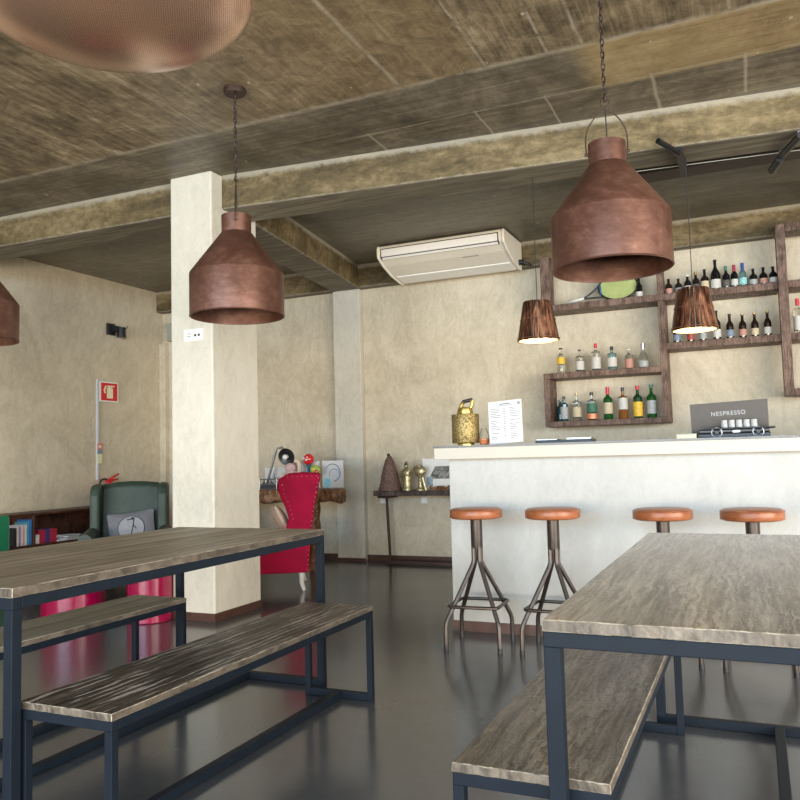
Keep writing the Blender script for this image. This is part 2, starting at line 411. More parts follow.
# ================================================================ SETTING
CE, BB = 3.15, 2.90          # slab underside, beam underside
BW = 7.54                    # back wall
bm = bm_new(); box(bm, -6.8, 5.3, -5.8, 7.8, -.12, 0); struct('floor', bm, 'floor')
bm = bm_new(); box(bm, -6.8, 5.3, -5.8, 7.8, CE, CE+.2); struct('ceiling', bm, 'ceiling')
bm = bm_new(); box(bm, -6.8, 5.3, BW, BW+.2, 0, CE); struct('wall_back', bm, 'wall')
bm = bm_new(); box(bm, -6.8, -6.52, -5.8, BW, 0, CE); struct('wall_left', bm, 'wall')
bm = bm_new()
box(bm, 5.0, 5.2, 3.8, BW, 0, CE); box(bm, 5.0, 5.2, -5.8, -2.6, 0, CE); box(bm, 5.0, 5.2, -2.6, 3.8, 2.8, CE)
struct('wall_right', bm, 'wall')
bm = bm_new()
box(bm, -6.52, 5.0, -5.7, -5.5, 3.0, CE); box(bm, -6.52, -6.3, -5.7, -5.5, 0, 3.0); box(bm, 4.8, 5.0, -5.7, -5.5, 0, 3.0)
struct('wall_front', bm, 'wall')
# pillar, pilasters
bm = bm_new(); box(bm, -3.775, -3.41, 4.447, 5.0, 0, CE, .012); tag(struct('trim_1', bm, 'pillar'), 'pale plastered square pillar', 'pillar')
bm = bm_new(); box(bm, -3.782, -3.403, 4.440, 5.007, 0, .055); struct('baseboard_pillar', bm, 'brown_tile')
bm = bm_new(); box(bm, -4.11, -3.785, 7.46, BW, 0, BB, .008); struct('trim_2', bm, 'pillar')
bm = bm_new(); box(bm, -6.52, -6.43, 7.475, BW, 0, 2.53); struct('trim_3', bm, 'wall')
# baseboards
bm = bm_new(); box(bm, -6.52, -4.11, BW-.015, BW, 0, .065); box(bm, -3.785, 5.0, BW-.015, BW, 0, .065); box(bm, -4.12, -3.775, 7.445, 7.46, 0, .035)
struct('baseboard_back', bm, 'brown_tile')
bm = bm_new(); box(bm, -6.52, -6.505, -5.4, 7.2, 0, .065); struct('baseboard_left', bm, 'brown_tile')
# beams
def beam(name, a, b, c, d):
    bm = bm_new()
    lo = [bm.verts.new((x, y, BB)) for x, y in (a, b, c, d)]; hi = [bm.verts.new((x, y, CE+.01)) for x, y in (a, b, c, d)]
    bm.faces.new(lo); bm.faces.new(hi[::-1])
    for i in range(4): bm.faces.new((lo[i], hi[i], hi[(i+1) % 4], lo[(i+1) % 4]))
    struct(name, bm, 'beam', .012)
beam('trim_4', (-3.42, 4.57), (5.0, 5.47), (5.0, 5.71), (-3.42, 4.93))
beam('trim_5', (-6.52, 4.47), (-3.77, 4.53), (-3.77, 4.83), (-6.52, 4.80))
beam('trim_6', (-3.775, 4.98), (-3.41, 4.98), (-3.775, 7.46), (-4.115, 7.46))
beam('trim_7', (-3.79, 7.42), (5.0, 7.42), (5.0, BW), (-3.79, BW))
beam('trim_8', (-6.52, 7.42), (-4.11, 7.42), (-4.11, BW), (-6.52, BW))

# ================================================================ BAR
bm = bm_new(); box(bm, -1.775, 2.6, 4.70, 5.12, 0, 1.07)
bar = thing('bar_counter', 'long pale plastered bar counter with a cream lip and dark slab top', 'bar counter', (-1.0, 4.8, 0))
def local(o, root): o.parent = root; o.matrix_parent_inverse = Matrix.Translation(-Vector(root.location)); return o
local(obj('body', bm, 'bar', bevel=.006), bar)
bm = bm_new(); box(bm, -1.84, 2.6, 4.615, 5.3, 1.063, 1.135); local(obj('lip', bm, 'barlip', bevel=.003), bar)
bm = bm_new(); box(bm, -1.845, 2.6, 4.61, 5.31, 1.1352, 1.147); local(obj('slab_top', bm, 'slab'), bar)
bm = bm_new(); box(bm, -1.778, 2.6, 4.688, 4.70, 0, .062); local(obj('kickboard', bm, 'brown_tile'), bar)

# ================================================================ TABLES AND BENCHES
def trestle(name, label, cat, x0, x1, y0, y1, h, woodm, tw=.028, st=.036, lw=.034, inset=.0015):
    t = thing(name, label, cat, (x0, y0, 0)); W = x1-x0; L = y1-y0
    bm = bm_new(); box(bm, 0, W, 0, L, h-tw, h)
    # chipped, slightly wavy edge
    bmesh.ops.subdivide_edges(bm, edges=[e for e in bm.edges if e.calc_length() > .2], cuts=40, use_grid_fill=True)
    rnd = random.Random(name+label)
    for v in bm.verts:
        if v.co.z > h-.001 and (v.co.x < .001 or v.co.x > W-.001 or v.co.y < .001 or v.co.y > L-.001):
            v.co.z -= rnd.random()*.0012
            v.co.x += (.5-v.co.x/W)*rnd.random()*.003; v.co.y += (.5-v.co.y/L)*rnd.random()*.003
    for f in bm.faces:
        if abs(f.normal.z) < .5: f.material_index = 1
    bm.normal_update()
    for f in bm.faces: f.material_index = 1 if abs(f.normal.z) < .6 else 0
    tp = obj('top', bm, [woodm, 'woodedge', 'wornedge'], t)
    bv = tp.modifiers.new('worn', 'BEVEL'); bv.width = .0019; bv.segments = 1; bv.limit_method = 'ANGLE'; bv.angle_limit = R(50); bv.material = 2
    i = inset; zt = h-tw
    bm = bm_new()
    box(bm, i, W-i, i, i+lw, zt-st, zt-.0005); box(bm, i, W-i, L-i-lw, L-i, zt-st, zt-.0005)
    box(bm, i, i+lw, i+lw, L-i-lw, zt-st, zt-.0005); box(bm, W-i-lw, W-i, i+lw, L-i-lw, zt-st, zt-.0005)
    obj('frame', bm, 'steel', t, bevel=.002)
    for xx in (i, W-i-lw):
        for yy in (i, L-i-lw):
            bm = bm_new(); box(bm, xx, xx+lw, yy, yy+lw, 0, zt-st); obj('leg', bm, 'steel', t, bevel=.002)
    for yy in (i, L-i-lw):
        bm = bm_new(); box(bm, i+lw, W-i-lw, yy+.001, yy+lw-.001, .002, .034); obj('floor_rail', bm, 'steel', t, bevel=.002)
    bm = bm_new(); box(bm, W/2-.017, W/2+.017, i+lw, L-i-lw, .003, .035); obj('centre_rail', bm, 'steel', t, bevel=.002)
    return t
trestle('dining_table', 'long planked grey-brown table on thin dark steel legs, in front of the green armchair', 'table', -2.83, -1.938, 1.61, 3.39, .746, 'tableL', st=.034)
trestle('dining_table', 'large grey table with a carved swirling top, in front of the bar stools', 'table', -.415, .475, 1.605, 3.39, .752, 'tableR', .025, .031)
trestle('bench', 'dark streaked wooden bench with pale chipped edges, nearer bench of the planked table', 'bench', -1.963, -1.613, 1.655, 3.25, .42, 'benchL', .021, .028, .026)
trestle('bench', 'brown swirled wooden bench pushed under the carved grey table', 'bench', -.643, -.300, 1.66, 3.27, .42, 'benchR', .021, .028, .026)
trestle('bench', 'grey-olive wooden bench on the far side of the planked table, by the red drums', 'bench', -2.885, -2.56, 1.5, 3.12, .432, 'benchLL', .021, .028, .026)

# ================================================================ BAR STOOLS
def make_stool(label):
    t = thing('bar_stool', label, 'bar stool', (0, 0, 0), 0, 'round leather bar stools along the bar')
    bm = bm_new(); lathe(bm, [(0, .722), (.138, .722), (.148, .727), (.152, .738), (.152, .758), (.148, .772), (.135, .779), (.06, .782), (0, .782)], 40)
    s = obj('seat', bm, 'leather', t)
    bm = bm_new()
    for z, r in ((.730, .151), (.769, .1505)): tube(bm, [(r*cos(a*pi/20), r*sin(a*pi/20), z) for a in range(40)], .0025, 6, True)
    obj('piping', bm, 'leather', s)
    bm = bm_new(); lathe(bm, [(0, .55), (.033, .55), (.034, .555), (.034, .7215), (0, .7215)], 24); obj('post', bm, 'gun', t)
    for sx in (-1, 1):
        for sy in (-1, 1):
            pts = [(sx*.017, sy*.017, .56), (sx*.017, sy*.017, .48), (sx*.024, sy*.024, .455), (sx*.146, sy*.146, .16), (sx*.153, sy*.153, .13), (sx*.155, sy*.155, .012)]
            bm = bm_new(); tube(bm, pts, .0125, 10); l = obj('leg', bm, 'gun', t)
            bm = bm_new(); lathe(bm, [(0, 0), (.014, 0), (.014, .025), (0, .025)], 12, (sx*.155, sy*.155, 0)); obj('foot_cap', bm, 'black', l)
    bm = bm_new(); pts = []
    h, rr = .142, .03
    for cx, cy, a0 in ((h-rr, h-rr, 0), (-h+rr, h-rr, 90), (-h+rr, -h+rr, 180), (h-rr, -h+rr, 270)):
        for k in range(5):
            a = R(a0+k*22.5); pts.append((cx+rr*cos(a), cy+rr*sin(a), .235))
    tube(bm, pts, .010, 8, True); obj('footrest', bm, 'gun', t)
    return t
st = make_stool('tan leather bar stool, leftmost, in front of the end of the bar')
st.location = (-1.495, 4.38, 0); st.rotation_euler = (0, 0, R(3))
dup(st, (-1.05, 4.395, 0), R(-2), 'tan leather bar stool, second from the left end of the bar')
dup(st, (-.462, 4.385, 0), R(4), 'tan leather bar stool, third from the left along the bar, behind the carved table')
dup(st, (-.03, 4.385, 0), R(0), 'tan leather bar stool, rightmost of the four, behind the carved table')

# ================================================================ COPPER PENDANTS
def link_ring(bm, c, r, h, ang, wire=.0026, n=10):
    pts = []
    for k in range(n):
        a = 2*pi*k/n; u = r*cos(a); z = h*sin(a)
        pts.append((c[0]+u*cos(ang), c[1]+u*sin(ang), c[2]+z))
    tube(bm, pts, wire, 5, True)
def make_pendant(label, rot):
    t = thing('pendant_lamp', label, 'pendant lamp', (0, 0, 0), rot, 'large brown copper pendant lamps')
    # local z=0 at the ceiling
    zt, zn, zs, zb = -.72, -.815, -1.045, -1.275
    bm = bm_new()
    lathe(bm, [(.074, zt), (.081, zt), (.081, zt-.005), (.08, zn), (.084, zn-.002), (.252, zs+.002), (.254, zs-.006), (.254, zb),
               (.247, zb), (.248, zs-.01), (.242, zs-.004), (.078, zn-.01), (.075, zn-.006), (.074, zt)], 64)
    sh = obj('shade', bm, 'lamp', t)
    bm = bm_new(); tube(bm, [(.252*cos(a*pi/32), .252*sin(a*pi/32), zb) for a in range(64)], .0045, 6, True); obj('rim', bm, 'lamp', sh)
    bm = bm_new(); cyl(bm, (0, 0, zt-.02), (0, 0, zt-.17), .022); cyl(bm, (0, 0, zt-.17), (0, 0, zt-.19), .03); obj('lamp_holder', bm, 'iron', t)
    bm = bm_new(); lathe(bm, [(0, -.03), (.055, -.03), (.062, -.02), (.062, 0), (0, 0)], 28); obj('canopy', bm, 'iron', t)
    # bail of bent wire
    bm = bm_new(); top = zt+.17
    for s in (-1, 1):
        pts = smooth_path([(s*.085, 0, zt-.05), (s*.089, 0, zt), (s*.082, 0, zt+.06), (s*.052, 0, zt+.115), (s*.012, 0, zt+.152), (-s*.017, 0, zt+.178), (-s*.014, 0, zt+.2), (0, 0, zt+.212)], 5)
        tube(bm, pts, .0032, 6)
        cyl(bm, (s*.078, 0, zt-.04), (s*.096, 0, zt-.04), .007, 8)
    obj('bail', bm, 'iron', t)
    bm = bm_new(); tube(bm, [(0, 0, zt-.02), (.003, 0, zt+.06), (0, 0, top)], .0028, 6)
    z = -.03; k = 0
    pts = []
    q = zt+.19
    while q < -.03:
        pts.append((.006*cos(k*1.1), .006*sin(k*1.1), q)); q += .018; k += 1
    pts.append((0, 0, -.026)); tube(bm, pts, .0028, 6); obj('cord', bm, 'black', t)
    bm = bm_new(); z = -.035; k = 0
    while z > zt+.205:
        link_ring(bm, (0, 0, z), .0085, .018, (k % 2)*pi/2+.4); z -= .028; k += 1
    obj('chain', bm, 'iron', t)
    return t
pa = make_pendant('copper brown bell pendant lamp hanging in front of the square pillar', R(122))
pa.location = (-2.53, 3.52, CE)
dup(pa, (-.52, 3.45, CE), R(12), 'copper brown bell pendant lamp hanging over the carved table before the bottle shelves')
dup(pa, (-4.36, 3.33, CE), R(75), 'copper brown bell pendant lamp cut off by the left edge of the photo')

# woven mesh dome
t = thing('mesh_dome_lamp', 'large woven copper mesh dome lamp at the top left corner, close to the camera', 'pendant lamp', (-1.37, 1.39, 2.25))
Rr = .352
bm = bm_new()
prof = [(0, -.4*Rr)] + [(Rr*sin(a), -.4*Rr*cos(a)) for a in [R(x) for x in range(6, 84, 6)]]
lathe(bm, prof, 72); obj('mesh_bowl', bm, 'dome', t)
bm = bm_new(); lathe(bm, [(Rr*sin(R(78)), -.4*Rr*cos(R(78))-.001), (Rr, 0), (Rr*1.003, .012), (Rr*.985, .03), (Rr*.98, .03), (Rr*.97, .0)], 72); obj('rim_band', bm, 'domerim', t)
bm = bm_new(); lathe(bm, [(Rr*.98, .03), (Rr*.9, .11), (Rr*.66, .19), (Rr*.3, .235), (.05, .25), (.05, .28), (0, .28)], 72); obj('upper_shell', bm, 'dome', t)
bm = bm_new(); cyl(bm, (0, 0, .28), (0, 0, CE-2.25-.02), .004); obj('cord', bm, 'black', t)
bm = bm_new(); lathe(bm, [(0, CE-2.25-.025), (.055, CE-2.25-.025), (.055, CE-2.25), (0, CE-2.25)], 24); obj('canopy', bm, 'iron', t)

# slatted pendants over the bar
def make_slat_lamp(label, drop_top):
    t = thing('slatted_pendant_lamp', label, 'pendant lamp', (0, 0, 0), 0, 'slatted wooden pendant lamps over the bar')
    H, r0, r1 = .255, .092, .136      # local z=0 at shade bottom
    bm = bm_new(); n = 26
    rnd = random.Random(3)
    for k in range(n):
        a = 2*pi*k/n; hw = pi/n*.86
        zt = H+rnd.uniform(-.003, .004); zb = rnd.uniform(-.002, .003); d = rnd.uniform(-.001, .002)
        vs = []
        for (r, z) in ((r1+d, zb), (r0+d, zt)):
            for dr in (0, -.006):
                for s in (-1, 1): vs.append(bm.verts.new(((r+dr)*cos(a+s*hw), (r+dr)*sin(a+s*hw), z)))
        for q in ((0, 1, 5, 4), (2, 6, 7, 3), (0, 4, 6, 2), (1, 3, 7, 5), (0, 2, 3, 1), (4, 5, 7, 6)): bm.faces.new([vs[i] for i in q])
    sh = obj('slat_shade', bm, 'slat', t)
    bm = bm_new()
    for zz in (.014, .14):
        rr = r1+(r0-r1)*zz/H+.003
        tube(bm, [(rr*cos(a*pi/24), rr*sin(a*pi/24), zz) for a in range(48)], .0022, 6, True)
    obj('wire_band', bm, 'wire', sh)
    bm = bm_new(); lathe(bm, [(r1-.009, .002), (r0-.009, H-.01), (0, H-.01), (0, H-.012), (r0-.0105, H-.012), (r1-.0105, .002)], 36); obj('lining', bm, 'cream', sh)
    bm = bm_new(); cyl(bm, (0, 0, H-.012), (0, 0, H-.06), .018); obj('lamp_holder', bm, 'black', t)
    bm = bm_new(); ball(bm, (0, 0, .13), .04, (1, 1, 1.15)); obj('bulb', bm, 'bulb', t)
    bm = bm_new(); cyl(bm, (0, 0, H-.012), (0, 0, drop_top), .0028, 6); obj('cord', bm, 'black', t)
    return t
sl = make_slat_lamp('slatted reddish wood pendant lamp hanging left of the bottle shelves', BB-1.815)
sl.location = (-1.245, 5.02, 1.815)
sl2 = dup(sl, (-.295, 5.10, 1.81), R(20), 'slatted copper-toned pendant lamp hanging in front of the beer bottle shelves')
# bulb light of the two lit lamps
for q in (sl, sl2):
    l = bpy.data.lights.new('bulb_light', 'POINT'); l.energy = 2.2; l.color = (1, .72, .42); l.shadow_soft_size = .04
    o = bpy.data.objects.new('bulb_light', l); C.objects.link(o); o.parent = q; o.location = (0, 0, .06)

# ================================================================ AIR CONDITIONER
ac = thing('air_conditioner', 'ivory under-ceiling air conditioner mounted high on the back wall', 'air conditioner', (-2.6, 6.83, 2.87))
def xprism(bm, poly, x0, x1):     # polygon in yz, extruded along x
    a = [bm.verts.new((x0, y, z)) for y, z in poly]; b = [bm.verts.new((x1, y, z)) for y, z in poly]
    n = len(poly); bm.faces.new(a[::-1]); bm.faces.new(b)
    for i in range(n): bm.faces.new((a[i], a[(i+1) % n], b[(i+1) % n], b[i]))
    return a+b
P = [(0, .265), (-.012, .24), (-.012, .185), (.0, .15), (.12, .09), (.3, .035), (.5, .0), (.58, .0), (.58, .265)]
bm = bm_new(); xprism(bm, P, -.64, .615); obj('casing', bm, 'ac', ac, bevel=.012)
for xa, xb in ((-.655, -.63), (.605, .63)):
    bm = bm_new(); xprism(bm, [(y-.012 if y < .5 else y, z-.008 if z < .2 else z) for y, z in P[:-1]]+[(.58, .268)], xa, xb); obj('end_cap', bm, 'ac', ac, bevel=.01)
bm = bm_new(); xprism(bm, [(-.022, .225), (-.022, .162), (.012, .128), (.03, .15), (.0, .228)], -.605, .565); obj('louvre', bm, 'acwhite', ac, bevel=.003)
bm = bm_new(); xprism(bm, [(-.0145, .235), (-.0145, .152), (.02, .13), (.03, .15), (.0, .235)], -.615, .575); obj('louvre_gap', bm, 'black', ac)
bm = bm_new(); xprism(bm, [(.33, .022), (.5, -.006), (.5, .01), (.33, .04)], -.6, .58); obj('intake_panel', bm, 'acwhite', ac)
bm = bm_new(); box(bm, .18, .34, .12, .125, .078, .083); obj('badge', bm, 'greymetal', ac)
bm = bm_new(); cyl(bm, (.62, .47, .05), (.67, .47, .05), .028); tube(bm, [(.66, .47, .05), (.7, .5, .04), (.71, .58, .04)], .014); obj('pipe_joint', bm, 'black', ac)

# ================================================================ SHELVES
sh = thing('wall_shelving', 'brown wooden open shelving of staggered boxes on the back wall behind the bar', 'shelf', (-.7, 7.4, 1.3))
def sb(nm, x0, x1, z0, z1, y0=7.25, y1=BW-.001):
    bm = bm_new(); box(bm, x0, x1, y0, y1, z0, z1); local(obj(nm, bm, 'shelf', bevel=.003), sh)
sb('post', -1.76, -1.672, 2.47, 2.93, y1=7.415); 
sb('board', -1.76, .252, 2.405, 2.465)
sb('post', -.715, -.662, 2.466, 2.96, y1=7.415); sb('post', -.715, -.662, 1.375, 2.404)
sb('board', -1.765, -.662, 1.325, 1.374)
sb('board', -1.765, -.716, 1.772, 1.825)
sb('post', -1.765, -1.712, 1.375, 1.771)
sb('board', -.661, .252, 1.965, 2.025)
sb('post', .253, .325, 1.505, 2.94, 7.2, 7.415)
sb('board', .326, 1.6, 2.87, 2.94, 7.2, 7.415); sb('board', .326, 1.6, 1.505, 1.56, 7.2); sb('board', .326, 1.6, 2.405, 2.465, 7.235); sb('board', .326, 1.6, 1.965, 2.025, 7.235)

# ---- bottles
def bottle(x, z, h, r, kind, glass, cap, lab, label, y=7.36, labz=(.12, .38), cat='bottle', group=None, foil=.0):
    t = thing('bottle', label, cat, (x, y, z), 0, group)
    nr = {'beer': .3, 'wine': .33, 'gin': .36, 'square': .3, 'flask': .32, 'champ': .3}[kind]*r if kind != 'gin' else r*.36
    sh0, sh1 = {'beer': (.56, .76), 'stub': (.5, .7), 'wine': (.62, .76), 'champ': (.5, .78), 'gin': (.66, .78), 'square': (.68, .76), 'flask': (.35, .75)}[kind]
    nr = max(nr, .0115)
    prof = [(0, 0), (r*.9, 0), (r, .012*1), (r, sh0*h)]
    for k in range(1, 6):
        a = k/5; s = a*a*(3-2*a); prof.append((r+(nr-r)*s, (sh0+(sh1-sh0)*a)*h))
    prof += [(nr, h*.93), (nr*1.15, h*.935), (nr*1.15, h*.95), (0, h*.95)]
    bm = bm_new(); lathe(bm, prof, 20, squash=1); obj('glass', bm, glass, t)
    bm = bm_new(); ch = h*(.06 if not foil else foil)
    lathe(bm, [(nr*1.03, h*.95-ch+h*.05), (nr*1.22, h*.95-ch+h*.05), (nr*1.22, h*.995), (nr*.9, h), (0, h)], 14); obj('cap', bm, cap, t)
    if lab:
        bm = bm_new(); z0, z1 = labz
        lathe(bm, [(r*1.001, z0*h), (r*1.02, z0*h+.0005), (r*1.02, z1*h), (r*1.001, z1*h)], 20); obj('paper_label', bm, lab, t)
    return t
def colm(name, c, **kw):
    if name not in M: M[name] = plain(name, c, **kw)
    return name
colm('brown_glass', (.018, .010, .007), rough=.08, coat=.5); colm('dark_glass', (.008, .008, .009), rough=.08, coat=.5)
colm('green_glass', (.02, .16, .03), rough=.05, trans=.55, coat=.5); colm('darkgreen_glass', (.01, .05, .018), rough=.06, coat=.6)
colm('aqua_glass', (.35, .6, .62), rough=.04, trans=.8); colm('amber_glass', (.42, .16, .04), rough=.05, trans=.5)
colm('teal_glass', (.02, .07, .08), rough=.08, coat=.4); colm('blue_foil', (.03, .09, .35), rough=.3, metal=.4)
colm('cap_black', (.02, .02, .022), rough=.35); colm('cap_red', (.6, .03, .05), rough=.35); colm('cap_silver', (.6, .6, .62), rough=.2, metal=.9)
colm('cap_gold', (.5, .32, .12), rough=.3, metal=.7); colm('cap_white', (.8, .78, .74), rough=.4); colm('cap_green', (.05, .2, .13), rough=.4)
colm('cap_maroon', (.35, .03, .06), rough=.35)
colm('lab_white', (.6, .59, .55), rough=.6, var=.15, scale=90); colm('lab_cream', (.58, .49, .33), rough=.6, var=.25, scale=80)
colm('lab_pink', (.5, .25, .2), rough=.6, var=.25, scale=80); colm('lab_blue', (.2, .26, .34), rough=.6, var=.3, scale=80)
colm('lab_aqua', (.3, .62, .62), rough=.6, var=.2, scale=80); colm('lab_yellow', (.8, .5, .04), rough=.5, var=.25, scale=60)
colm('lab_red', (.38, .07, .06), rough=.5, var=.25, scale=60); colm('lab_grey', (.4, .42, .42), rough=.6, var=.25, scale=60)
colm('lab_green', (.05, .16, .1), rough=.6, var=.3, scale=60); colm('lab_dark', (.1, .09, .08), rough=.6, var=.5, scale=80)
G1 = 'beer bottles on the top shelf'; z1 = 2.466
bottle(-.624, z1, .146, .031, 'beer', 'brown_glass', 'cap_black', 'lab_pink', 'stubby dark bottle with a pinkish label, beside the middle shelf post', group=G1)
bottle(-.541, z1, .140, .031, 'beer', 'brown_glass', 'cap_black', 'lab_blue', 'stubby dark bottle with a pale blue label, second from the middle post', group=G1)
bottle(-.464, z1, .165, .030, 'beer', 'dark_glass', 'cap_white', 'lab_white', 'dark bottle with a white cap and small white label, third from the post', group=G1, foil=.1)
bottle(-.395, z1, .185, .029, 'beer', 'brown_glass', 'cap_gold', 'lab_dark', 'slim brown bottle with a bronze collar and dark label', group=G1, foil=.16)
bottle(-.321, z1, .198, .035, 'beer', 'brown_glass', 'cap_black', 'lab_cream', 'wide brown bottle with a cream oval label, left of the tallest bottle', group=G1, labz=(.1, .45))
bottle(-.232, z1, .272, .042, 'champ', 'dark_glass', 'cap_black', 'lab_white', 'tallest black bottle on the top shelf, with a white label', group=G1, labz=(.06, .34))
bottle(-.147, z1, .205, .030, 'beer', 'dark_glass', 'cap_green', 'lab_dark', 'dark bottle with a green foil neck and dark label', group=G1, foil=.2)
bottle(-.081, z1, .207, .030, 'beer', 'dark_glass', 'cap_maroon', 'lab_white', 'dark bottle with a crimson foil neck and white label', group=G1, foil=.3)
bottle(-.014, z1, .215, .031, 'beer', 'aqua_glass', 'blue_foil', 'lab_aqua', 'pale bottle with a blue foil neck and aqua label', group=G1, foil=.38)
bottle(.068, z1, .155, .032, 'beer', 'dark_glass', 'cap_black', 'lab_grey', 'stubby black bottle with a greyish arched label, third from the right on the top shelf', group=G1)
bottle(.147, z1, .158, .032, 'beer', 'dark_glass', 'cap_black', 'lab_pink', 'stubby black bottle with a red and white label, second from the top shelf right end', group=G1)
bottle(.223, z1, .155, .032, 'beer', 'dark_glass', 'cap_black', 'lab_white', 'stubby black bottle with a white label, at the right end of the top shelf', group=G1)
bottle(-.880, z1, .19, .03, 'beer', 'dark_glass', 'cap_black', 'lab_white', 'black bottle with a low white label, standing right of the tennis racket', labz=(.04, .3))
G2 = 'beer bottles on the second shelf'; z2 = 2.026
for x, h, cp, lb, ltxt in ((-.576, .214, 'cap_black', 'lab_blue', 'dark bottle with a bluish label, leftmost below the slatted lamp'),
        (-.461, .206, 'cap_black', 'lab_red', 'dark bottle with a red label, directly below the slatted lamp'),
        (-.360, .206, 'cap_black', 'lab_grey', 'dark bottle with a grey-green label, third from the left under the slatted lamp'),
        (-.245, .262, 'cap_black', 'lab_white', 'tallest dark bottle on the second shelf, just right of the slatted lamp'),
        (-.139, .222, 'cap_black', 'lab_blue', 'slim dark bottle with a narrow blue-grey label, fourth from the right on the second shelf'),
        (-.038, .214, 'cap_gold', 'lab_pink', 'brown bottle with a salmon pink label on the second shelf'),
        (.058, .212, 'cap_gold', 'lab_cream', 'brown bottle with a cream label, second from the right on the second shelf'),
        (.158, .218, 'cap_gold', 'lab_white', 'brown bottle with a whitish label, at the right end of the second shelf')):
    bottle(x, z2, h, .034 if h > .25 else .031, 'beer', 'brown_glass', cp, lb, ltxt, group=G2, labz=(.1, .36))
G3 = 'spirit bottles on top of the shelf box'; z3 = 1.826
bottle(-1.619, z3, .244, .037, 'gin', 'glass', 'cap_black', 'lab_yellow', 'clear bottle with a round yellow label, leftmost on top of the shelf box', group=G3, labz=(.36, .62))
bottle(-1.444, z3, .214, .040, 'square', 'glass', 'cap_black', 'lab_white', 'clear square-shouldered bottle with a white label and small black stopper', group=G3, labz=(.1, .48))
bottle(-1.294, z3, .26, .042, 'square', 'glass', 'cap_red', 'lab_white', 'clear bottle with a bright red cap and white label', group=G3, labz=(.08, .5), foil=.16)
bottle(-1.149, z3, .22, .043, 'square', 'aqua_glass', 'cap_black', 'lab_white', 'aqua-tinted bottle with a black cap and white label', group=G3, labz=(.14, .52), foil=.16)
bottle(-.999, z3, .182, .037, 'gin', 'glass', 'cap_white', 'lab_pink', 'small clear bottle with a pale pink label, second from the middle post', group=G3, labz=(.05, .5))
bottle(-.873, z3, .228, .044, 'flask', 'glass', 'cap_silver', 'lab_grey', 'conical clear bottle with a tall silver cap beside the middle post', group=G3, labz=(.04, .28), foil=.26)
G4 = 'spirit bottles inside the shelf box'; z4 = 1.375
o = bottle(-1.665, z4, .21, .03, 'square', 'teal_glass', 'teal_glass', None, 'dark teal bottle half hidden at the back left corner of the shelf box', y=7.45, group=G4)
bottle(-1.607, z4, .235, .036, 'square', 'teal_glass', 'cap_black', 'lab_grey', 'dark teal square bottle with a grey label, at the left end inside the shelf box', group=G4, labz=(.1, .58), foil=.12)
bottle(-1.489, z4, .258, .040, 'square', 'glass', 'cap_gold', 'lab_cream', 'clear bottle with a thin gold cap and ivory label', group=G4, labz=(.14, .5))
bottle(-1.351, z4, .26, .046, 'square', 'glass', 'cap_black', 'lab_green', 'broad bottle with a dark green label over an orange base', group=G4, labz=(.28, .6), foil=.12)
bottle(-1.204, z4, .298, .042, 'wine', 'green_glass', 'cap_red', 'lab_cream', 'green bottle with a red foil neck and cream label', group=G4, labz=(.18, .52), foil=.22)
bottle(-1.070, z4, .288, .042, 'square', 'amber_glass', 'cap_black', 'lab_white', 'amber whisky bottle with a white label and black cap', group=G4, labz=(.3, .66), foil=.12)
bottle(-.940, z4, .297, .042, 'wine', 'darkgreen_glass', 'cap_red', 'lab_yellow', 'dark green bottle with a bright yellow label and red cap', group=G4, labz=(.06, .5), foil=.12)
bottle(-.821, z4, .3, .042, 'wine', 'green_glass', 'cap_green', 'lab_grey', 'bright green bottle with a grey label, at the right end inside the shelf box', group=G4, labz=(.12, .52), foil=.1)
bm = bm_new(); lathe(bm, [(.0465, .012), (.0475, .012), (.0475, .06), (.0465, .06)], 20)
for q in C.objects:
    if q.get('label', '').startswith('broad bottle'): obj('orange_band', bm, 'orange', q); break
bottle(.392, 2.026, .3, .036, 'wine', 'glass', 'cap_red', 'lab_white', 'clear bottle with a red and white label at the right edge of the photo', labz=(.1, .5), foil=.2)

# ---- tennis racket
rk = thing('tennis_racket', 'tennis racket with lime strings and a black and blue frame lying on the top shelf', 'racket', (-1.07, 7.385, 2.60))
colm('racket_blue', (.03, .14, .28), rough=.3, coat=.3); colm('racket_lime', (.40, .46, .17), rough=.6)
bm = bm_new(); el = [(.175*cos(a*pi/30), 0, .125*sin(a*pi/30)) for a in range(60)]
tube(bm, el, .009, 8, True); obj('head_frame', bm, 'black', rk)
bm = bm_new(); vs = [bm.verts.new((.168*cos(a*pi/30), -.001, .118*sin(a*pi/30))) for a in range(60)]; bm.faces.new(vs)
vs = [bm.verts.new((.168*cos(a*pi/30), .002, .118*sin(a*pi/30))) for a in range(60)]; bm.faces.new(vs); obj('strings', bm, 'racket_lime', rk)
bm = bm_new(); tube(bm, smooth_path([(-.15, 0, .06), (-.2, 0, .0), (-.27, 0, -.055), (-.32, 0, -.08)]), .009); tube(bm, smooth_path([(-.12, 0, -.09), (-.2, 0, -.085), (-.32, 0, -.085)]), .009); obj('throat', bm, 'black', rk)
bm = bm_new(); tube(bm, [(-.168, 0, .045), (-.15, 0, -.07)], .010); obj('bridge', bm, 'racket_blue', rk)
bm = bm_new(); tube(bm, [(-.31, 0, -.082), (-.46, 0, -.105)], .0135, 8); obj('grip', bm, 'cap_white', rk)
rk.rotation_euler = (R(-8), 0, 0)

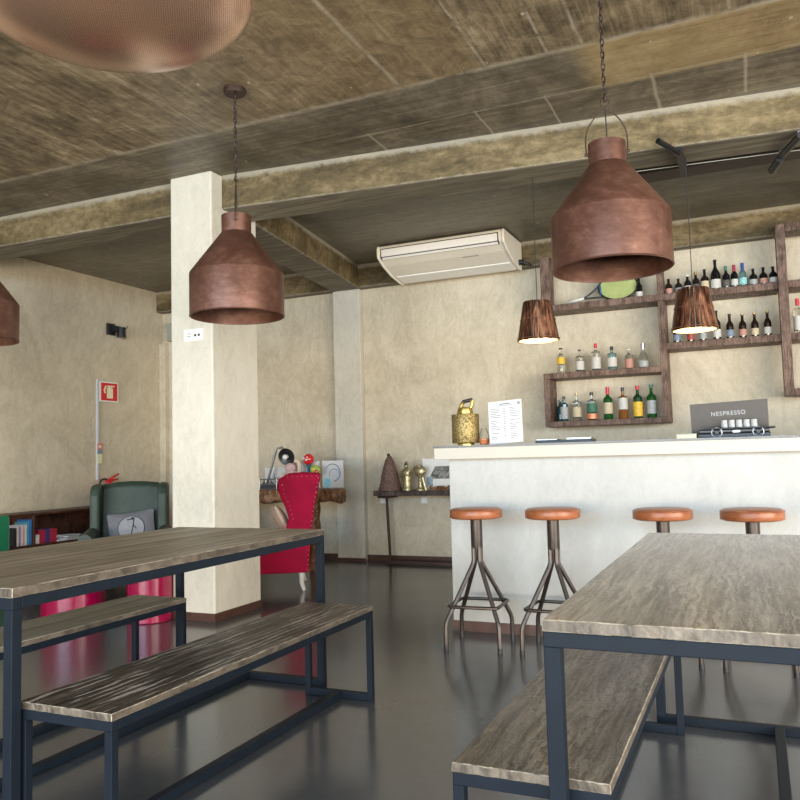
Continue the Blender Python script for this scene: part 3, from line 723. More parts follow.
# ================================================================ ON THE BAR
BT = 1.1475
ln = thing('brass_lantern', 'antique brass canister lantern with a black-gripped handle on the left end of the bar', 'lantern', (-1.71, 4.86, BT))
bm = bm_new(); lathe(bm, [(0, 0), (.055, 0), (.055, .012), (.05, .018), (.0, .018)], 28); obj('foot', bm, 'brass', ln)
def pierced():
    k = N('pierced_brass'); v = k.coord(); vo = k.n('ShaderNodeTexVoronoi'); k.lk(v, vo.inputs['Vector']); vo.inputs['Scale'].default_value = 120
    k.col(k.ramp(vo.outputs['Distance'], [(.25, (.44, .34, .15)), (.5, (.32, .24, .09)), (.75, (.13, .09, .035))]))
    k.b.inputs['Metallic'].default_value = .7; k.rough(.5); k.bump(vo.outputs['Distance'], .5, .004); return k.m
M['paleb'] = copper_material('pale_worn_brass', (.16, .13, .07), (.42, .36, .2), (.7, .63, .42), .7, .35)
M['pierced'] = pierced()
bm = bm_new(); lathe(bm, [(0, .018), (.088, .018), (.091, .023), (.091, .2), (.088, .205), (0, .205)], 12); obj('canister', bm, 'pierced', ln)
bm = bm_new(); lathe(bm, [(0, .205), (.05, .205), (.053, .215), (.046, .245), (.03, .252), (0, .252)], 28); obj('lid', bm, 'brass', ln)
bm = bm_new(); tube(bm, smooth_path([(-.034, 0, .235), (-.026, 0, .26), (-.01, 0, .285), (.01, 0, .29)]), .012); tube(bm, smooth_path([(.03, 0, .235), (.045, 0, .255), (.052, 0, .275), (.045, 0, .292)]), .012); obj('handle', bm, 'brass', ln)
bm = bm_new(); cyl(bm, (-.012, 0, .288), (.052, 0, .298), .012); obj('grip', bm, 'black', ln)
gl = thing('drinking_glass', 'small glass of orange drink beside the menu on the bar', 'glass', (-1.585, 4.86, BT))
bm = bm_new(); lathe(bm, [(0, 0), (.022, 0), (.034, .018), (.036, .042), (0, .042)], 20); obj('orange_drink', bm, 'orange', gl)
bm = bm_new(); lathe(bm, [(.0365, .018), (.037, .044), (.03, .075), (.018, .11), (.0165, .11), (.0285, .075), (.0362, .044)], 20); obj('rim', bm, 'thinglass', gl)
mn = thing('menu_board', 'upright white menu sheet with faint printed columns leaning on the bar', 'menu', (-1.42, 4.80, BT))
bm = bm_new(); box(bm, -.109, .109, -.003, .003, 0, .275); obj('sheet', bm, 'paper', mn)
bm = bm_new(); rnd = random.Random(5)
box(bm, -.035, .035, -.0042, -.003, .252, .258); box(bm, -.05, .05, -.0042, -.003, .243, .246)
for c in (-.095, -.012, .03):
    z = .225
    while z > .03:
        wd = rnd.uniform(.035, .065) if c != -.012 else .016
        box(bm, c, c+wd, -.0042, -.003, z, z+.0032); z -= .011 if rnd.random() > .15 else .024
obj('print', bm, 'ink', mn)
bm = bm_new(); lathe(bm, [(0, 0), (.011, 0), (.011, .0015), (0, .0015)], 20, (.092, -.003, .252), (0, -1, 0)); obj('round_logo', bm, 'greymetal', mn)
mn.rotation_euler = (R(-9), R(-3.5), 0); mn.location.z += .007
tr = thing('bar_tray', 'low black and steel tray lying on the bar right of the menu', 'tray', (-1.08, 4.95, BT))
bm = bm_new(); box(bm, -.18, .18, -.06, .06, 0, .02); obj('base', bm, 'black', tr, bevel=.004)
bm = bm_new(); box(bm, -.17, -.04, -.065, .05, .02, .026); box(bm, .02, .17, -.065, .05, .02, .03); obj('steel_plate', bm, 'greymetal', tr)
nb = thing('napkin_box', 'small flat pale green and cream box on the bar beside the coffee machine', 'box', (-.362, 4.97, BT))
bm = bm_new(); box(bm, -.055, .055, -.05, .05, 0, .026); obj('carton', bm, 'cream2', nb, bevel=.002)
bm = bm_new(); box(bm, -.057, .057, -.052, .052, .026, .031); obj('lid', bm, 'greybox', nb)
# capsule display + coffee machine
bd = thing('display_board', 'grey backboard lettered NESPRESSO standing behind the coffee machine', 'sign', (-.13, 5.16, BT), 0)
bm = bm_new(); xs = .215
prism(bm, [(-xs, 0), (xs, 0), (xs, .228), (-xs-.006, .213)], -.006, .006); obj('board', bm, 'greyboard', bd)
def text(body, size, m, parent, loc, rot=(pi/2, 0, 0), sx=1, ext=.001):
    cu = bpy.data.curves.new('t', 'FONT'); cu.body = body; cu.size = size; cu.align_x = 'CENTER'; cu.align_y = 'CENTER'; cu.extrude = ext; cu.space_character = 1.15
    to = bpy.data.objects.new('t', cu); C.objects.link(to)
    bpy.context.view_layer.update()
    me = bpy.data.meshes.new_from_object(to.evaluated_get(bpy.context.evaluated_depsgraph_get()))
    bpy.data.objects.remove(to)
    for v in me.vertices: v.co.x *= sx
    me.materials.clear(); me.materials.append(M[m]); o = bpy.data.objects.new('lettering', me); C.objects.link(o); o.parent = parent; o.location = loc; o.rotation_euler = rot
    return o
colm('lettering_silver', (.26, .25, .24), rough=.3, metal=.2)
text('NESPRESSO', .036, 'lettering_silver', bd, (-.005, -.0075, .15), (pi/2, R(-2), 0), .95)
cm = thing('coffee_machine', 'black capsule coffee machine with two round dials on the bar before the grey board', 'coffee machine', (-.1, 5.03, BT))
bm = bm_new(); box(bm, -.2, .19, -.09, .09, 0, .028); box(bm, -.195, .185, -.088, .088, .028, .05); obj('body', bm, 'black', cm, bevel=.006)
bm = bm_new(); box(bm, -.17, .215, -.1, .095, .0505, .059); obj('top_tray', bm, 'black', cm, bevel=.003)
for xx in (-.095, .125):
    bm = bm_new(); lathe(bm, [(.026, 0), (.03, 0), (.0305, .003), (.026, .004), (.026, 0)], 28, (xx, -.0925, .0315), (0, -1, 0)); d = obj('dial', bm, 'greymetal', cm)
    bm = bm_new(); lathe(bm, [(0, 0), (.014, 0), (.011, .007), (0, .007)], 20, (xx, -.0925, .0315), (0, -1, 0)); obj('dial_knob', bm, 'blackmetal', d)
bm = bm_new(); box(bm, -.01, .03, -.091, -.087, .03, .042); obj('display', bm, 'greymetal', cm)
CUPZ = BT+.0595
def cup():
    t = thing('glass_cup', 'x', 'cup', (0, 0, 0), 0, 'row of small cups on the coffee machine')
    bm = bm_new(); lathe(bm, [(0, 0), (.019, 0), (.0165, .045), (.014, .045), (.016, .006), (0, .006)], 18); obj('wall', bm, 'lab_grey', t); return t
c0 = cup(); c0.location = (-.175+.02, 5.02, CUPZ); c0['label'] = 'small grey-white cup, leftmost of the row on the coffee machine'
for i, nm in enumerate(('second from the left in the row', 'in the middle of the row', 'second from the right in the row', 'rightmost of the row')):
    dup(c0, (-.155+.040*(i+1), 5.02, CUPZ), label='small grey-white cup, %s on the coffee machine' % nm)

# ================================================================ BACK RIGHT: dark console with ornaments
cn = thing('wall_console', 'dark timber console shelf on thin iron legs against the back wall left of the bar', 'console table', (-2.9, 7.35, 0))
bm = bm_new(); box(bm, -.665, 1.0, -.11, .16, .695, .745); local2 = obj('board', bm, 'darkwood', cn, bevel=.006)
bm = bm_new(); box(bm, -.56, .9, -.04, -.01, .012, .035); obj('floor_rail', bm, 'iron', cn)
for xx, dx in ((-.565, .012), (.85, -.02)):
    bm = bm_new(); box(bm, xx-.07, xx+.07, -.07, .12, .672, .695); cyl(bm, (xx, .0, .68), (xx+dx, .03, .01), .014); box(bm, xx+dx-.05, xx+dx+.05, .0, .06, 0, .01); obj('leg', bm, 'iron', cn)
tz = .7455
tr_ = thing('wicker_cone_tree', 'brown wicker cone tree ornament at the left end of the dark console', 'ornament', (-3.41, 7.32, tz))
bm = bm_new(); lathe(bm, [(0, 0), (.112, 0), (.115, .012), (.085, .15), (.045, .3), (.018, .35), (0, .352)], 28)
bmesh.ops.subdivide_edges(bm, edges=bm.edges, cuts=1); rnd = random.Random(2)
for v in bm.verts: v.co += Vector((rnd.uniform(-1, 1), rnd.uniform(-1, 1), rnd.uniform(-.5, .5)))*.005
obj('cone', bm, 'wicker', tr_)
bm = bm_new()
for k in range(150):
    a = k*2.4; z = .01+.31*k/150; r = .113*(1-z/.37)+.006
    tube(bm, [(r*cos(a), r*sin(a), z), ((r+.004)*cos(a+.25), (r+.004)*sin(a+.25), z+.012), (r*cos(a+.5), r*sin(a+.5), z)], .003, 4)
obj('twigs', bm, 'wicker', tr_)
bm = bm_new(); ball(bm, (-.008, 0, .362), .017); obj('finial', bm, 'iron', tr_)
f1 = thing('brass_figurine', 'slim golden robed figurine beside the wicker cone', 'figurine', (-3.222, 7.32, tz))
bm = bm_new(); lathe(bm, [(0, 0), (.045, 0), (.047, .01), (.036, .03), (.038, .1), (.045, .17), (.042, .2), (.018, .225), (0, .228)], 20, squash=.7); obj('robe', bm, 'paleb', f1)
bm = bm_new(); ball(bm, (0, 0, .245), .021, (.9, .9, 1.15)); lathe(bm, [(.016, .258), (.02, .268), (.006, .29), (0, .295)], 12); obj('head', bm, 'paleb', f1)
bm = bm_new(); tube(bm, smooth_path([(-.04, -.01, .19), (-.03, -.035, .14), (.0, -.04, .15)]), .01); obj('arm', bm, 'paleb', f1); bm = bm_new(); tube(bm, smooth_path([(.04, -.01, .19), (.035, -.035, .15), (.0, -.04, .17)]), .01); obj('arm', bm, 'paleb', f1)
f2 = thing('brass_figurine', 'broad golden fan-shaped figurine on a dark stem, middle of the dark console', 'figurine', (-3.072, 7.32, tz))
bm = bm_new(); lathe(bm, [(0, 0), (.04, 0), (.038, .015), (.02, .03), (.018, .12), (.028, .15), (0, .16)], 18); tube(bm, smooth_path([(.05, 0, .0), (.035, 0, .06), (.02, 0, .13)]), .013); obj('stem', bm, 'paleb', f2)
bm = bm_new(); ball(bm, (-.005, 0, .19), .052, (1, .45, 1.05), 20)
for k in range(7):
    a = R(20+k*23); tube(bm, [(-.005+.03*cos(a), -.01, .19+.03*sin(a)), (-.005+.058*cos(a), -.01, .19+.066*sin(a))], .009, 6)
obj('fan', bm, 'paleb', f2)
f1.scale = (1.2, 1.2, 1.0); f2.scale = (1.2, 1.2, 1.0)
pf = thing('picture_frame', 'white bordered picture of a grey house, half hidden by the bar end', 'picture', (-2.86, 7.46, tz))
bm = bm_new(); box(bm, -.24, .35, -.012, .012, 0, .315); obj('mount', bm, 'white', pf, bevel=.003)
colm('photo_grey', (.22, .21, .2), rough=.6, var=.9, scale=38)
bm = bm_new(); prism(bm, [(-.17, .11), (.3, .11), (.3, .24), (-.1, .235)], -.015, -.012); obj('printed_house', bm, 'photo_grey', pf)
colm('photo_blue', (.3, .4, .48), rough=.6, var=.5, scale=30)
bm = bm_new(); prism(bm, [(-.19, .04), (-.13, .04), (-.13, .13), (-.19, .13)], -.0155, -.012); obj('printed_corner', bm, 'photo_blue', pf)
of = thing('driftwood_ornament', 'small row of brown and gold carved pieces in front of the picture', 'ornament', (-2.89, 7.33, tz))
bm = bm_new(); rnd = random.Random(8)
for k in range(9): ball(bm, (-.07+k*.032, rnd.uniform(-.015, .015), .018+rnd.random()*.012), .02, (1, .8, rnd.uniform(.8, 1.4)), 10)
box(bm, -.095, .22, -.02, .03, 0, .008); obj('carving', bm, 'liveedge', of)
# sockets
for i, (x, y, z, lb) in enumerate(((-3.123, BW, .637, 'white wall socket under the dark console, nearer the bar'), (-3.59, BW, .637, 'white wall socket behind the leg of the dark console'),
        (-4.86, BW, .66, 'white wall socket under the burl console, left of the red chair'), (-4.24, BW, .655, 'white wall socket under the burl console, right of the red chair'))):
    t = thing('wall_socket', lb, 'socket', (x, y, z))
    bm = bm_new(); box(bm, -.036, .036, -.012, 0, -.036, .036); obj('plate', bm, 'white', t, bevel=.004)
    bm = bm_new(); lathe(bm, [(.02, 0), (.022, .002), (.018, .0), (0, -.004+.005)], 16, (0, -.012, 0), (0, -1, 0)); obj('outlet', bm, 'acwhite', t)

# ================================================================ BACK LEFT: burl console
bc = thing('burl_console', 'thick live-edge burl timber console on a log post near the back wall', 'console table', (-4.4, 7.0, 0))
bm = bm_new(); box(bm, -.75, .785, -.35, -.06, .665, .795, .02)
bmesh.ops.subdivide_edges(bm, edges=[e for e in bm.edges if e.calc_length() > .15], cuts=24, use_grid_fill=True)
for v in bm.verts:
    if v.co.y < -.2: v.co.y += .018*sin(v.co.x*17)+.012*sin(v.co.x*39+v.co.z*20)
    if v.co.z < .7: v.co.z += .01*sin(v.co.x*13)+.008*sin(v.co.x*31)
    if v.co.x > .7: v.co.x -= max(0, v.co.y+.3)*.45
    if v.co.x > .7: v.co.x += .015*sin(v.co.y*20+v.co.z*14)
obj('slab', bm, 'liveedge', bc)
for xx in (.445, -.55):
    bm = bm_new(); prof = [(0, 0)]+[(.055+.008*sin(k*1.9), .672*k/12) for k in range(13)]; lathe(bm, prof+[(0, .672)], 16, (xx, -.27, 0)); obj('log_post', bm, 'liveedge', bc)
CT = .7955
dl = thing('desk_lamp', 'grey jointed desk lamp with a round black head on the burl console', 'lamp', (-4.525, 6.81, CT))
bm = bm_new(); lathe(bm, [(0, 0), (.075, 0), (.08, .012), (.03, .03), (.0, .1)], 24, (-.06, 0, 0)); obj('base', bm, 'black', dl)
bm = bm_new(); tube(bm, [(-.055, 0, .04), (-.03, 0, .05), (.09, 0, .41), (.15, 0, .415), (.2, -.01, .38)], .013, 8); obj('arm', bm, 'greymetal', dl)
bm = bm_new(); lathe(bm, [(.02, .05), (.07, .03), (.088, .0), (.08, -.012), (.03, .01), (.02, .01)], 28, (.225, -.03, .32), (-.15, 1, .25)); obj('lamp_head', bm, 'black', dl)
bm = bm_new(); ball(bm, (.225, -.055, .318), .028); obj('bulb', bm, 'white', dl)
kk = thing('letter_rack', 'grey metal letter rack behind the red chair on the burl console', 'rack', (-4.44, 6.705, CT))
bm = bm_new()
for z in (.004, .05, .1):
    tube(bm, [(-.1, -.05, z), (.1, -.05, z), (.1, .05, z), (-.1, .05, z)], .005, 6, True)
for x in (-.1, .1):
    for y in (-.05, .05): cyl(bm, (x, y, 0), (x, y, .105), .005, 8)
obj('wire_frame', bm, 'greymetal', kk)
bm = bm_new(); box(bm, -.09, .09, -.042, .042, .008, .045); obj('papers', bm, 'darkprint', kk)
pl = thing('plush_toy', 'pale pink and beige soft toy below the black lamp head', 'toy', (-4.27, 6.815, CT))
bm = bm_new(); ball(bm, (0, 0, .1), .085, (1, .8, 1.15), 18); obj('body', bm, 'pink', pl)
bm = bm_new(); ball(bm, (.0, -.01, .21), .055, (1.1, .9, .9), 16); obj('head', bm, 'pink', pl)
bm = bm_new(); tube(bm, smooth_path([(.07, 0, .14), (.10, 0, .18), (.09, 0, .26), (.05, 0, .28)]), .022, 8); obj('arm', bm, 'beige', pl); bm = bm_new(); tube(bm, smooth_path([(-.07, 0, .14), (-.11, 0, .13), (-.11, -.02, .08)]), .02, 8); obj('arm', bm, 'beige', pl)
po = thing('printed_panel', 'white panel with blue arcs leaning on the back wall, left one behind the lamp', 'poster', (-4.48, 6.925, CT+.001))
def panel(root, w_, h_, arcs):
    bm = bm_new(); box(bm, -w_/2, w_/2, -.006, .006, 0, h_); obj('panel', bm, 'paper', root)
    bm = bm_new()
    for cx, cz, r, a0, a1, wd in arcs:
        n = 20
        for k in range(n):
            t0, t1 = R(a0+(a1-a0)*k/n), R(a0+(a1-a0)*(k+1)/n)
            vs = [bm.verts.new((cx+rr*cos(t), -.0068, cz+rr*sin(t))) for rr, t in ((r-wd, t0), (r, t0), (r, t1), (r-wd, t1))]; bm.faces.new(vs)
    colm('ink_blue', (.08, .13, .22), rough=.6); obj('printed_arcs', bm, 'ink_blue', root)
panel(po, .34, .215, [(.0, .13, .12, 170, 330, .012), (.02, .12, .08, 150, 300, .006), (.03, .12, .14, 200, 260, .006)])
po2 = thing('printed_panel', 'light grey panel standing between the two arc panels', 'poster', (-4.17, 6.925, CT+.001)); panel(po2, .34, .27, [(.1, .1, .09, 20, 120, .008)])
po3 = thing('printed_panel', 'white panel with a blue ring and splash beside the pilaster', 'poster', (-3.84, 6.905, CT+.001)); panel(po3, .24, .27, [(.0, .15, .09, -80, 150, .008), (.02, .13, .06, 10, 200, .005)])
colm('aqua_print', (.25, .6, .75), rough=.6)
bm = bm_new(); ball(bm, (-.06, -.007, .05), .05, (.8, .02, 1), 14); obj('printed_splash', bm, 'aqua_print', po3)
rb = thing('red_ball_ornament', 'red and white ball ornament on a dark stand on the burl console', 'ornament', (-4.09, 6.86, CT))
colm('gloss_red', (.7, .02, .02), rough=.2, coat=.6); colm('teal_paint', (.03, .16, .2), rough=.4)
bm = bm_new(); ball(bm, (0, 0, .29), .057, n=20); obj('ball', bm, 'gloss_red', rb)
bm = bm_new(); ball(bm, (-.028, -.052, .30), .011, (1.3, .4, 1)); ball(bm, (.005, -.056, .285), .012, (1.3, .4, 1)); ball(bm, (.012, -.05, .312), .010, (1.4, .4, .7)); obj('white_marks', bm, 'paper', rb)
bm = bm_new(); lathe(bm, [(0, 0), (.05, 0), (.045, .02), (.018, .04), (.014, .2), (.03, .235), (0, .24)], 18); obj('stand', bm, 'teal_paint', rb)
ro = thing('round_patterned_ornament', 'green, yellow and red round ornament right of the red ball', 'ornament', (-3.965, 6.78, CT))
colm('lime_paint', (.35, .5, .08), rough=.4); colm('yellow_paint', (.8, .65, .1), rough=.4)
bm = bm_new(); ball(bm, (0, 0, .18), .055, (1, .6, 1), 20); obj('disc', bm, 'lime_paint', ro)
bm = bm_new(); ball(bm, (.025, -.03, .165), .022, (1, .4, 1)); obj('red_patch', bm, 'gloss_red', ro)
bm = bm_new(); ball(bm, (-.012, -.03, .19), .018, (1.4, .4, 1)); obj('yellow_patch', bm, 'yellow_paint', ro)
bm = bm_new(); lathe(bm, [(0, 0), (.035, 0), (.03, .015), (.01, .03), (.01, .13), (0, .13)], 16); obj('stand', bm, 'teal_paint', ro)

# ================================================================ RED WING CHAIR (seen from its side)
rc = thing('red_wing_chair', 'red velvet wing chair with brass nail heads and white legs, behind the square pillar', 'armchair', (-3.44, 5.66, 0), math.atan2(-.50, -.866))
# local: +x forward, +y is the chair's left ... near side at y=+/-; camera side is +y after rotation
Wc = .62
def side_profile():
    return [(-.04, .155), (.62, .155), (.66, .2), (.66, .43), (.3, .46), (.15, .5), (.115, .6), (.145, .7), (.18, .78), (.205, .86), (.195, .93), (.13, .965), (0, .972), (-.14, .962), (-.155, .945), (-.10, .70), (-.06, .4)]
for s in (0, 1):
    bm = bm_new(); y0 = 0 if s == 0 else -Wc+.07
    prism(bm, side_profile(), y0-.07, y0)
    o = obj('wing_side', bm, 'red', rc, bevel=.02)
    bm = bm_new(); yy = .003 if s == 0 else -Wc-.003
    path = [(-.135, .93), (-.09, .70), (-.05, .4), (-.03, .18)]
    path2 = [(-.12, .945), (.12, .945)]; path3 = [(.165, .88), (.14, .79), (.105, .70), (.08, .60)]
    for pth, n in ((path, 20), (path2, 7), (path3, 9)):
        q = [Vector((a, 0, b)) for a, b in pth]; L = sum((q[i+1]-q[i]).length for i in range(len(q)-1))
        for k in range(n):
            d = L*k/(n-1); 
            for i in range(len(q)-1):
                l = (q[i+1]-q[i]).length
                if d <= l+1e-6: p = q[i].lerp(q[i+1], min(1, d/l)); break
                d -= l
            ball(bm, (p.x, yy-(.0 if s == 0 else 0), p.z), .0048, n=8)
    obj('nail_heads', bm, 'stud', o)
bm = bm_new(); vs = prism(bm, [(-.04, .16), (.06, .16), (.06, .45), (.0, .95), (-.145, .95), (-.10, .70), (-.06, .4)], -Wc+.07, -.07); obj('backrest', bm, 'red', rc, bevel=.015)
bm = bm_new(); box(bm, .06, .62, -Wc+.07, -.07, .17, .36, .02); obj('seat_base', bm, 'red', rc)
bm = bm_new(); box(bm, .05, .66, -Wc+.075, -.075, .362, .47, .035); obj('seat_cushion', bm, 'red', rc)
for x, sg in ((.02, -1), (.58, 1)):
    for y in (-.05, -Wc+.05):
        bm = bm_new(); tube(bm, smooth_path([(x, y, .17), (x+sg*.004, y, .12), (x+sg*.002, y, .07), (x+sg*.022, y, .004)], 5), [.03-.001*k for k in range(16)], 10); obj('leg', bm, 'whitewood', rc)
ck = thing('beige_cushion', 'beige cloth cushion leaning in the red wing chair', 'cushion', (-3.44, 5.66, 0), rc.rotation_euler.z)
bm = bm_new(); box(bm, -.12, .12, -.17, .17, -.05, .05)
bmesh.ops.subdivide_edges(bm, edges=bm.edges, cuts=6, use_grid_fill=True)
for v in bm.verts:
    e = (1-(v.co.x/.12)**2)*(1-(v.co.y/.17)**2); v.co.z *= .25+.9*max(0, e)**.5
o = obj('cover', bm, 'beige', ck, subd=1); o.location = (.2, -Wc/2+.04, .585); o.rotation_euler = (R(8), R(-62), 0)

# ================================================================ GREEN WING CHAIR
gc = thing('green_wing_chair', 'dark green leather wing armchair in front of the left wall', 'armchair', (-5.31, 5.66, 0), R(38))
# local: faces -y, x to the right; origin under the seat centre
gw = .30
bm = bm_new(); xprism(bm, [(.20, .34), (.33, .30), (.40, .86), (.385, .91), (.33, .925), (.28, .88)], -gw+.04, gw-.04)
bmesh.ops.subdivide_edges(bm, edges=bm.edges, cuts=3, use_grid_fill=True)
for v in bm.verts:
    if v.co.z > .8: v.co.z -= .03*(v.co.x/gw)**2
obj('backrest', bm, 'green', gc, bevel=.02)
for s in (-1, 1):
    bm = bm_new(); a = xprism(bm, [(.0, .40), (.03, .55), (.025, .70), (.035, .80), (.06, .86), (.11, .895), (.36, .905), (.40, .86), (.35, .5), (.33, .3)], s*gw-.045, s*gw+.045)
    obj('wing', bm, 'green', gc, bevel=.025)
    bm = bm_new(); box(bm, s*(gw+.02)-.055, s*(gw+.02)+.055, -.42, .32, .14, .46, .045); cyl(bm, (s*(gw+.02), -.43, .43), (s*(gw+.02), .1, .455), .06, 20); obj('arm', bm, 'green', gc)
bm = bm_new(); box(bm, -gw+.03, gw-.03, -.42, .25, .12, .30, .02); obj('seat_base', bm, 'green', gc)
bm = bm_new(); box(bm, -gw+.045, gw-.045, -.44, .19, .302, .345, .02); obj('seat_cushion', bm, 'green', gc)
for x in (-.27, .27):
    for y in (-.38, .28):
        bm = bm_new(); cyl(bm, (x, y, 0), (x, y, .14), .018, 12, .028); obj('leg', bm, 'darkwood', gc)
gcu = thing('grey_cushion', 'grey square cushion with a printed pale circle in the green armchair', 'cushion', (-5.31, 5.66, 0), R(38))
bm = bm_new(); box(bm, -.215, .215, -.05, .05, -.145, .145)
bmesh.ops.subdivide_edges(bm, edges=bm.edges, cuts=8, use_grid_fill=True)
for v in bm.verts:
    e = (1-(v.co.x/.215)**2)*(1-(v.co.z/.145)**2); v.co.y *= .2+1.0*max(0, e)**.5
    v.co.x *= 1-.06*(1-(v.co.z/.145)**2); v.co.z *= 1-.07*(1-(v.co.x/.215)**2)
cv = obj('cover', bm, 'greyfab', gcu, subd=1); cv.location = (.02, .09, .5); cv.rotation_euler = (R(-14), R(-6), 0)
def onto(x, z):   # cushion front surface
    e = (1-(x/.215)**2)*(1-(z/.145)**2); return -(.05*(.2+max(0, e)**.5))-.003
bm = bm_new(); n = 28
cen = bm.verts.new((0, onto(0, -.02)-.002, -.02)); rings = []
for rr in (.04, .08, .115): rings.append([bm.verts.new((rr*cos(2*pi*k/n), onto(rr*cos(2*pi*k/n), -.02+rr*sin(2*pi*k/n)*.95)-.001, -.02+rr*sin(2*pi*k/n)*.95)) for k in range(n)])
for k in range(n):
    bm.faces.new((cen, rings[0][k], rings[0][(k+1) % n]))
    for a, b in zip(rings, rings[1:]): bm.faces.new((a[k], b[k], b[(k+1) % n], a[(k+1) % n]))
obj('printed_circle', bm, 'greylight', cv)
bm = bm_new(); tube(bm, [(.118*cos(2*pi*k/n), onto(.118*cos(2*pi*k/n), -.02+.112*sin(2*pi*k/n)), -.02+.112*sin(2*pi*k/n)) for k in range(n)], .003, 5, True)
tube(bm, [(-.03, onto(-.03, .06)-.004, .06), (.03, onto(.03, .055)-.004, .058), (.02, onto(.02, .0)-.004, .0), (-.01, onto(-.01, -.1)-.004, -.1)], .005, 5); ball(bm, (.02, onto(.02, .06)-.004, .066), .011, (1.6, .4, 1)); tube(bm, [(.02, onto(.02, .0)-.004, .01), (.045, onto(.045, -.03)-.004, -.03)], .004, 5)
obj('printed_figure', bm, 'darkprint', cv)
# striped cushion between chair and pillar
scu = thing('striped_cushion', 'red and green striped cushion just left of the square pillar', 'cushion', (-5.2, 6.46, 0), R(30))
def stripes():
    k = N('red_green_stripes'); v = k.coord(); sep = k.n('ShaderNodeSeparateXYZ'); k.lk(v, sep.inputs[0])
    f = k.math('FRACT', k.math('MULTIPLY', k.math('ADD', sep.outputs[0], k.math('MULTIPLY', sep.outputs[2], -.9)), 7.))
    k.col(k.ramp(f, [(.0, (.55, .03, .06)), (.3, (.5, .04, .06)), (.45, (.5, .42, .12)), (.6, (.3, .4, .08)), (.75, (.12, .28, .07)), (.9, (.6, .1, .05))])); k.rough(.9)
    return k.m
M['stripes'] = stripes()
bm = bm_new(); box(bm, -.2, .2, -.05, .05, -.16, .16)
bmesh.ops.subdivide_edges(bm, edges=bm.edges, cuts=6, use_grid_fill=True)
for v in bm.verts:
    e = (1-(v.co.x/.2)**2)*(1-(v.co.z/.16)**2); v.co.y *= .2+1.0*max(0, e)**.5
o = obj('cover', bm, 'stripes', scu, subd=1); o.location = (0, 0, .50); o.rotation_euler = (R(-10), R(0), 0)
stl = thing('low_stool', 'low dark wooden stool under the striped cushion', 'stool', (-5.2, 6.44, 0), R(30))
bm = bm_new(); box(bm, -.2, .2, -.2, .2, .29, .33, .01); obj('seat', bm, 'darkwood', stl)
for x in (-.17, .17):
    for y in (-.17, .17):
        bm = bm_new(); box(bm, x-.018, x+.018, y-.018, y+.018, 0, .29); obj('leg', bm, 'darkwood', stl)

# ================================================================ RED DRUMS
def drum(x, y, r, h, label):
    t = thing('drum_stool', label, 'stool', (x, y, 0), 0, 'glossy magenta drum stools')
    bm = bm_new(); lathe(bm, [(0, 0), (r-.006, 0), (r, .006), (r, h-.02), (0, h-.02)], 48); obj('body', bm, 'drum', t)
    bm = bm_new(); lathe(bm, [(0, h-.0195), (r+.004, h-.0195), (r+.006, h-.012), (r+.003, h-.002), (r-.01, h), (0, h)], 48); obj('lid', bm, 'drum', t)
drum(-4.55, 4.30, .22, .44, 'wide glossy magenta drum stool left, behind the far bench')
drum(-3.90, 4.36, .152, .44, 'narrower glossy magenta drum stool standing against the square pillar')

# ================================================================ BOOKCASE ON LEFT WALL
bk = thing('low_bookcase', 'low dark red wooden bookcase along the left wall beside the green armchair', 'bookcase', (-6.36, 5.4, 0))
X0, X1 = -.155, .14
def bb(nm, y0, y1, z0, z1, x0=X0, x1=X1, m='mahog'):
    bm = bm_new(); box(bm, x0, x1, y0, y1, z0, z1); obj(nm, bm, m, bk, bevel=.002)
bb('top', -2.2, 1.05, .628, .65); bb('shelf', -2.18, 1.03, .335, .355); bb('bottom', -2.2, 1.05, 0, .05)
bb('side', 1.03, 1.05, .0505, .6275); bb('side', -2.2, -2.18, .0505, .6275); bb('divider', -.0, .02, .3555, .6275); bb('divider', -.0, .02, .0505, .3345)
bb('back', -2.18, 1.03, .0505, .6275, X0, X0+.01)
def book(y, th, h, d, c, label, z=.3555, lean=0, x=-6.36+.12, group='books in the low bookcase'):
    t = thing('book', label, 'book', (x-d, y, z), 0, group)
    nm = colm('cover_%.2f_%.2f_%.2f' % c, c, rough=.5)
    bm = bm_new(); box(bm, 0, d, 0, .002, 0, h); box(bm, 0, d, th-.002, th, 0, h); box(bm, d-.002, d, .002, th-.002, 0, h); obj('cover', bm, nm, t)
    bm = bm_new(); box(bm, .003, d-.003, .0022, th-.0022, .003, h-.003); obj('pages', bm, 'paper', t)
    return t
yy = 5.4-.02
# tall books right up to the divider (px 8-20), going towards the camera
specs = [(.03, .235, (.05, .2, .5), 'tall blue book against the bookcase divider'), (.022, .215, (.1, .35, .5), 'teal-blue book, second from the divider'),
         (.02, .19, (.75, .75, .72), 'white-spined book, third from the divider'), (.018, .185, (.7, .4, .35), 'salmon-spined book between white ones'),
         (.02, .188, (.72, .7, .74), 'pale lilac-white book left of the salmon one'), (.022, .18, (.4, .25, .4), 'mauve book in the middle of the tall row'),
         (.02, .18, (.7, .68, .66), 'off-white book near the left end of the tall row'), (.03, .17, (.03, .03, .035), 'black book at the left end of the tall row')]
y = 5.395
for th, h, c, lb in specs:
    y -= th+.002; book(y, th, h, .16, c, lb)
y = 5.43
for th, h, c, lb in ((.05, .085, (.7, .68, .66), 'short white booklet right of the divider'), (.07, .125, (.4, .02, .06), 'short crimson book right of the divider'), (.045, .13, (.04, .05, .2), 'short navy book between two crimson books'), (.085, .125, (.42, .02, .05), 'thicker short crimson book beside the navy one')):
    book(y, th, h, .13, c, lb); y += th+.003
pp = thing('paper_pile', 'crumpled pile of white papers on the bookcase shelf near the armchair', 'papers', (-6.27, 5.83, .3555))
bm = bm_new(); rnd = random.Random(4)
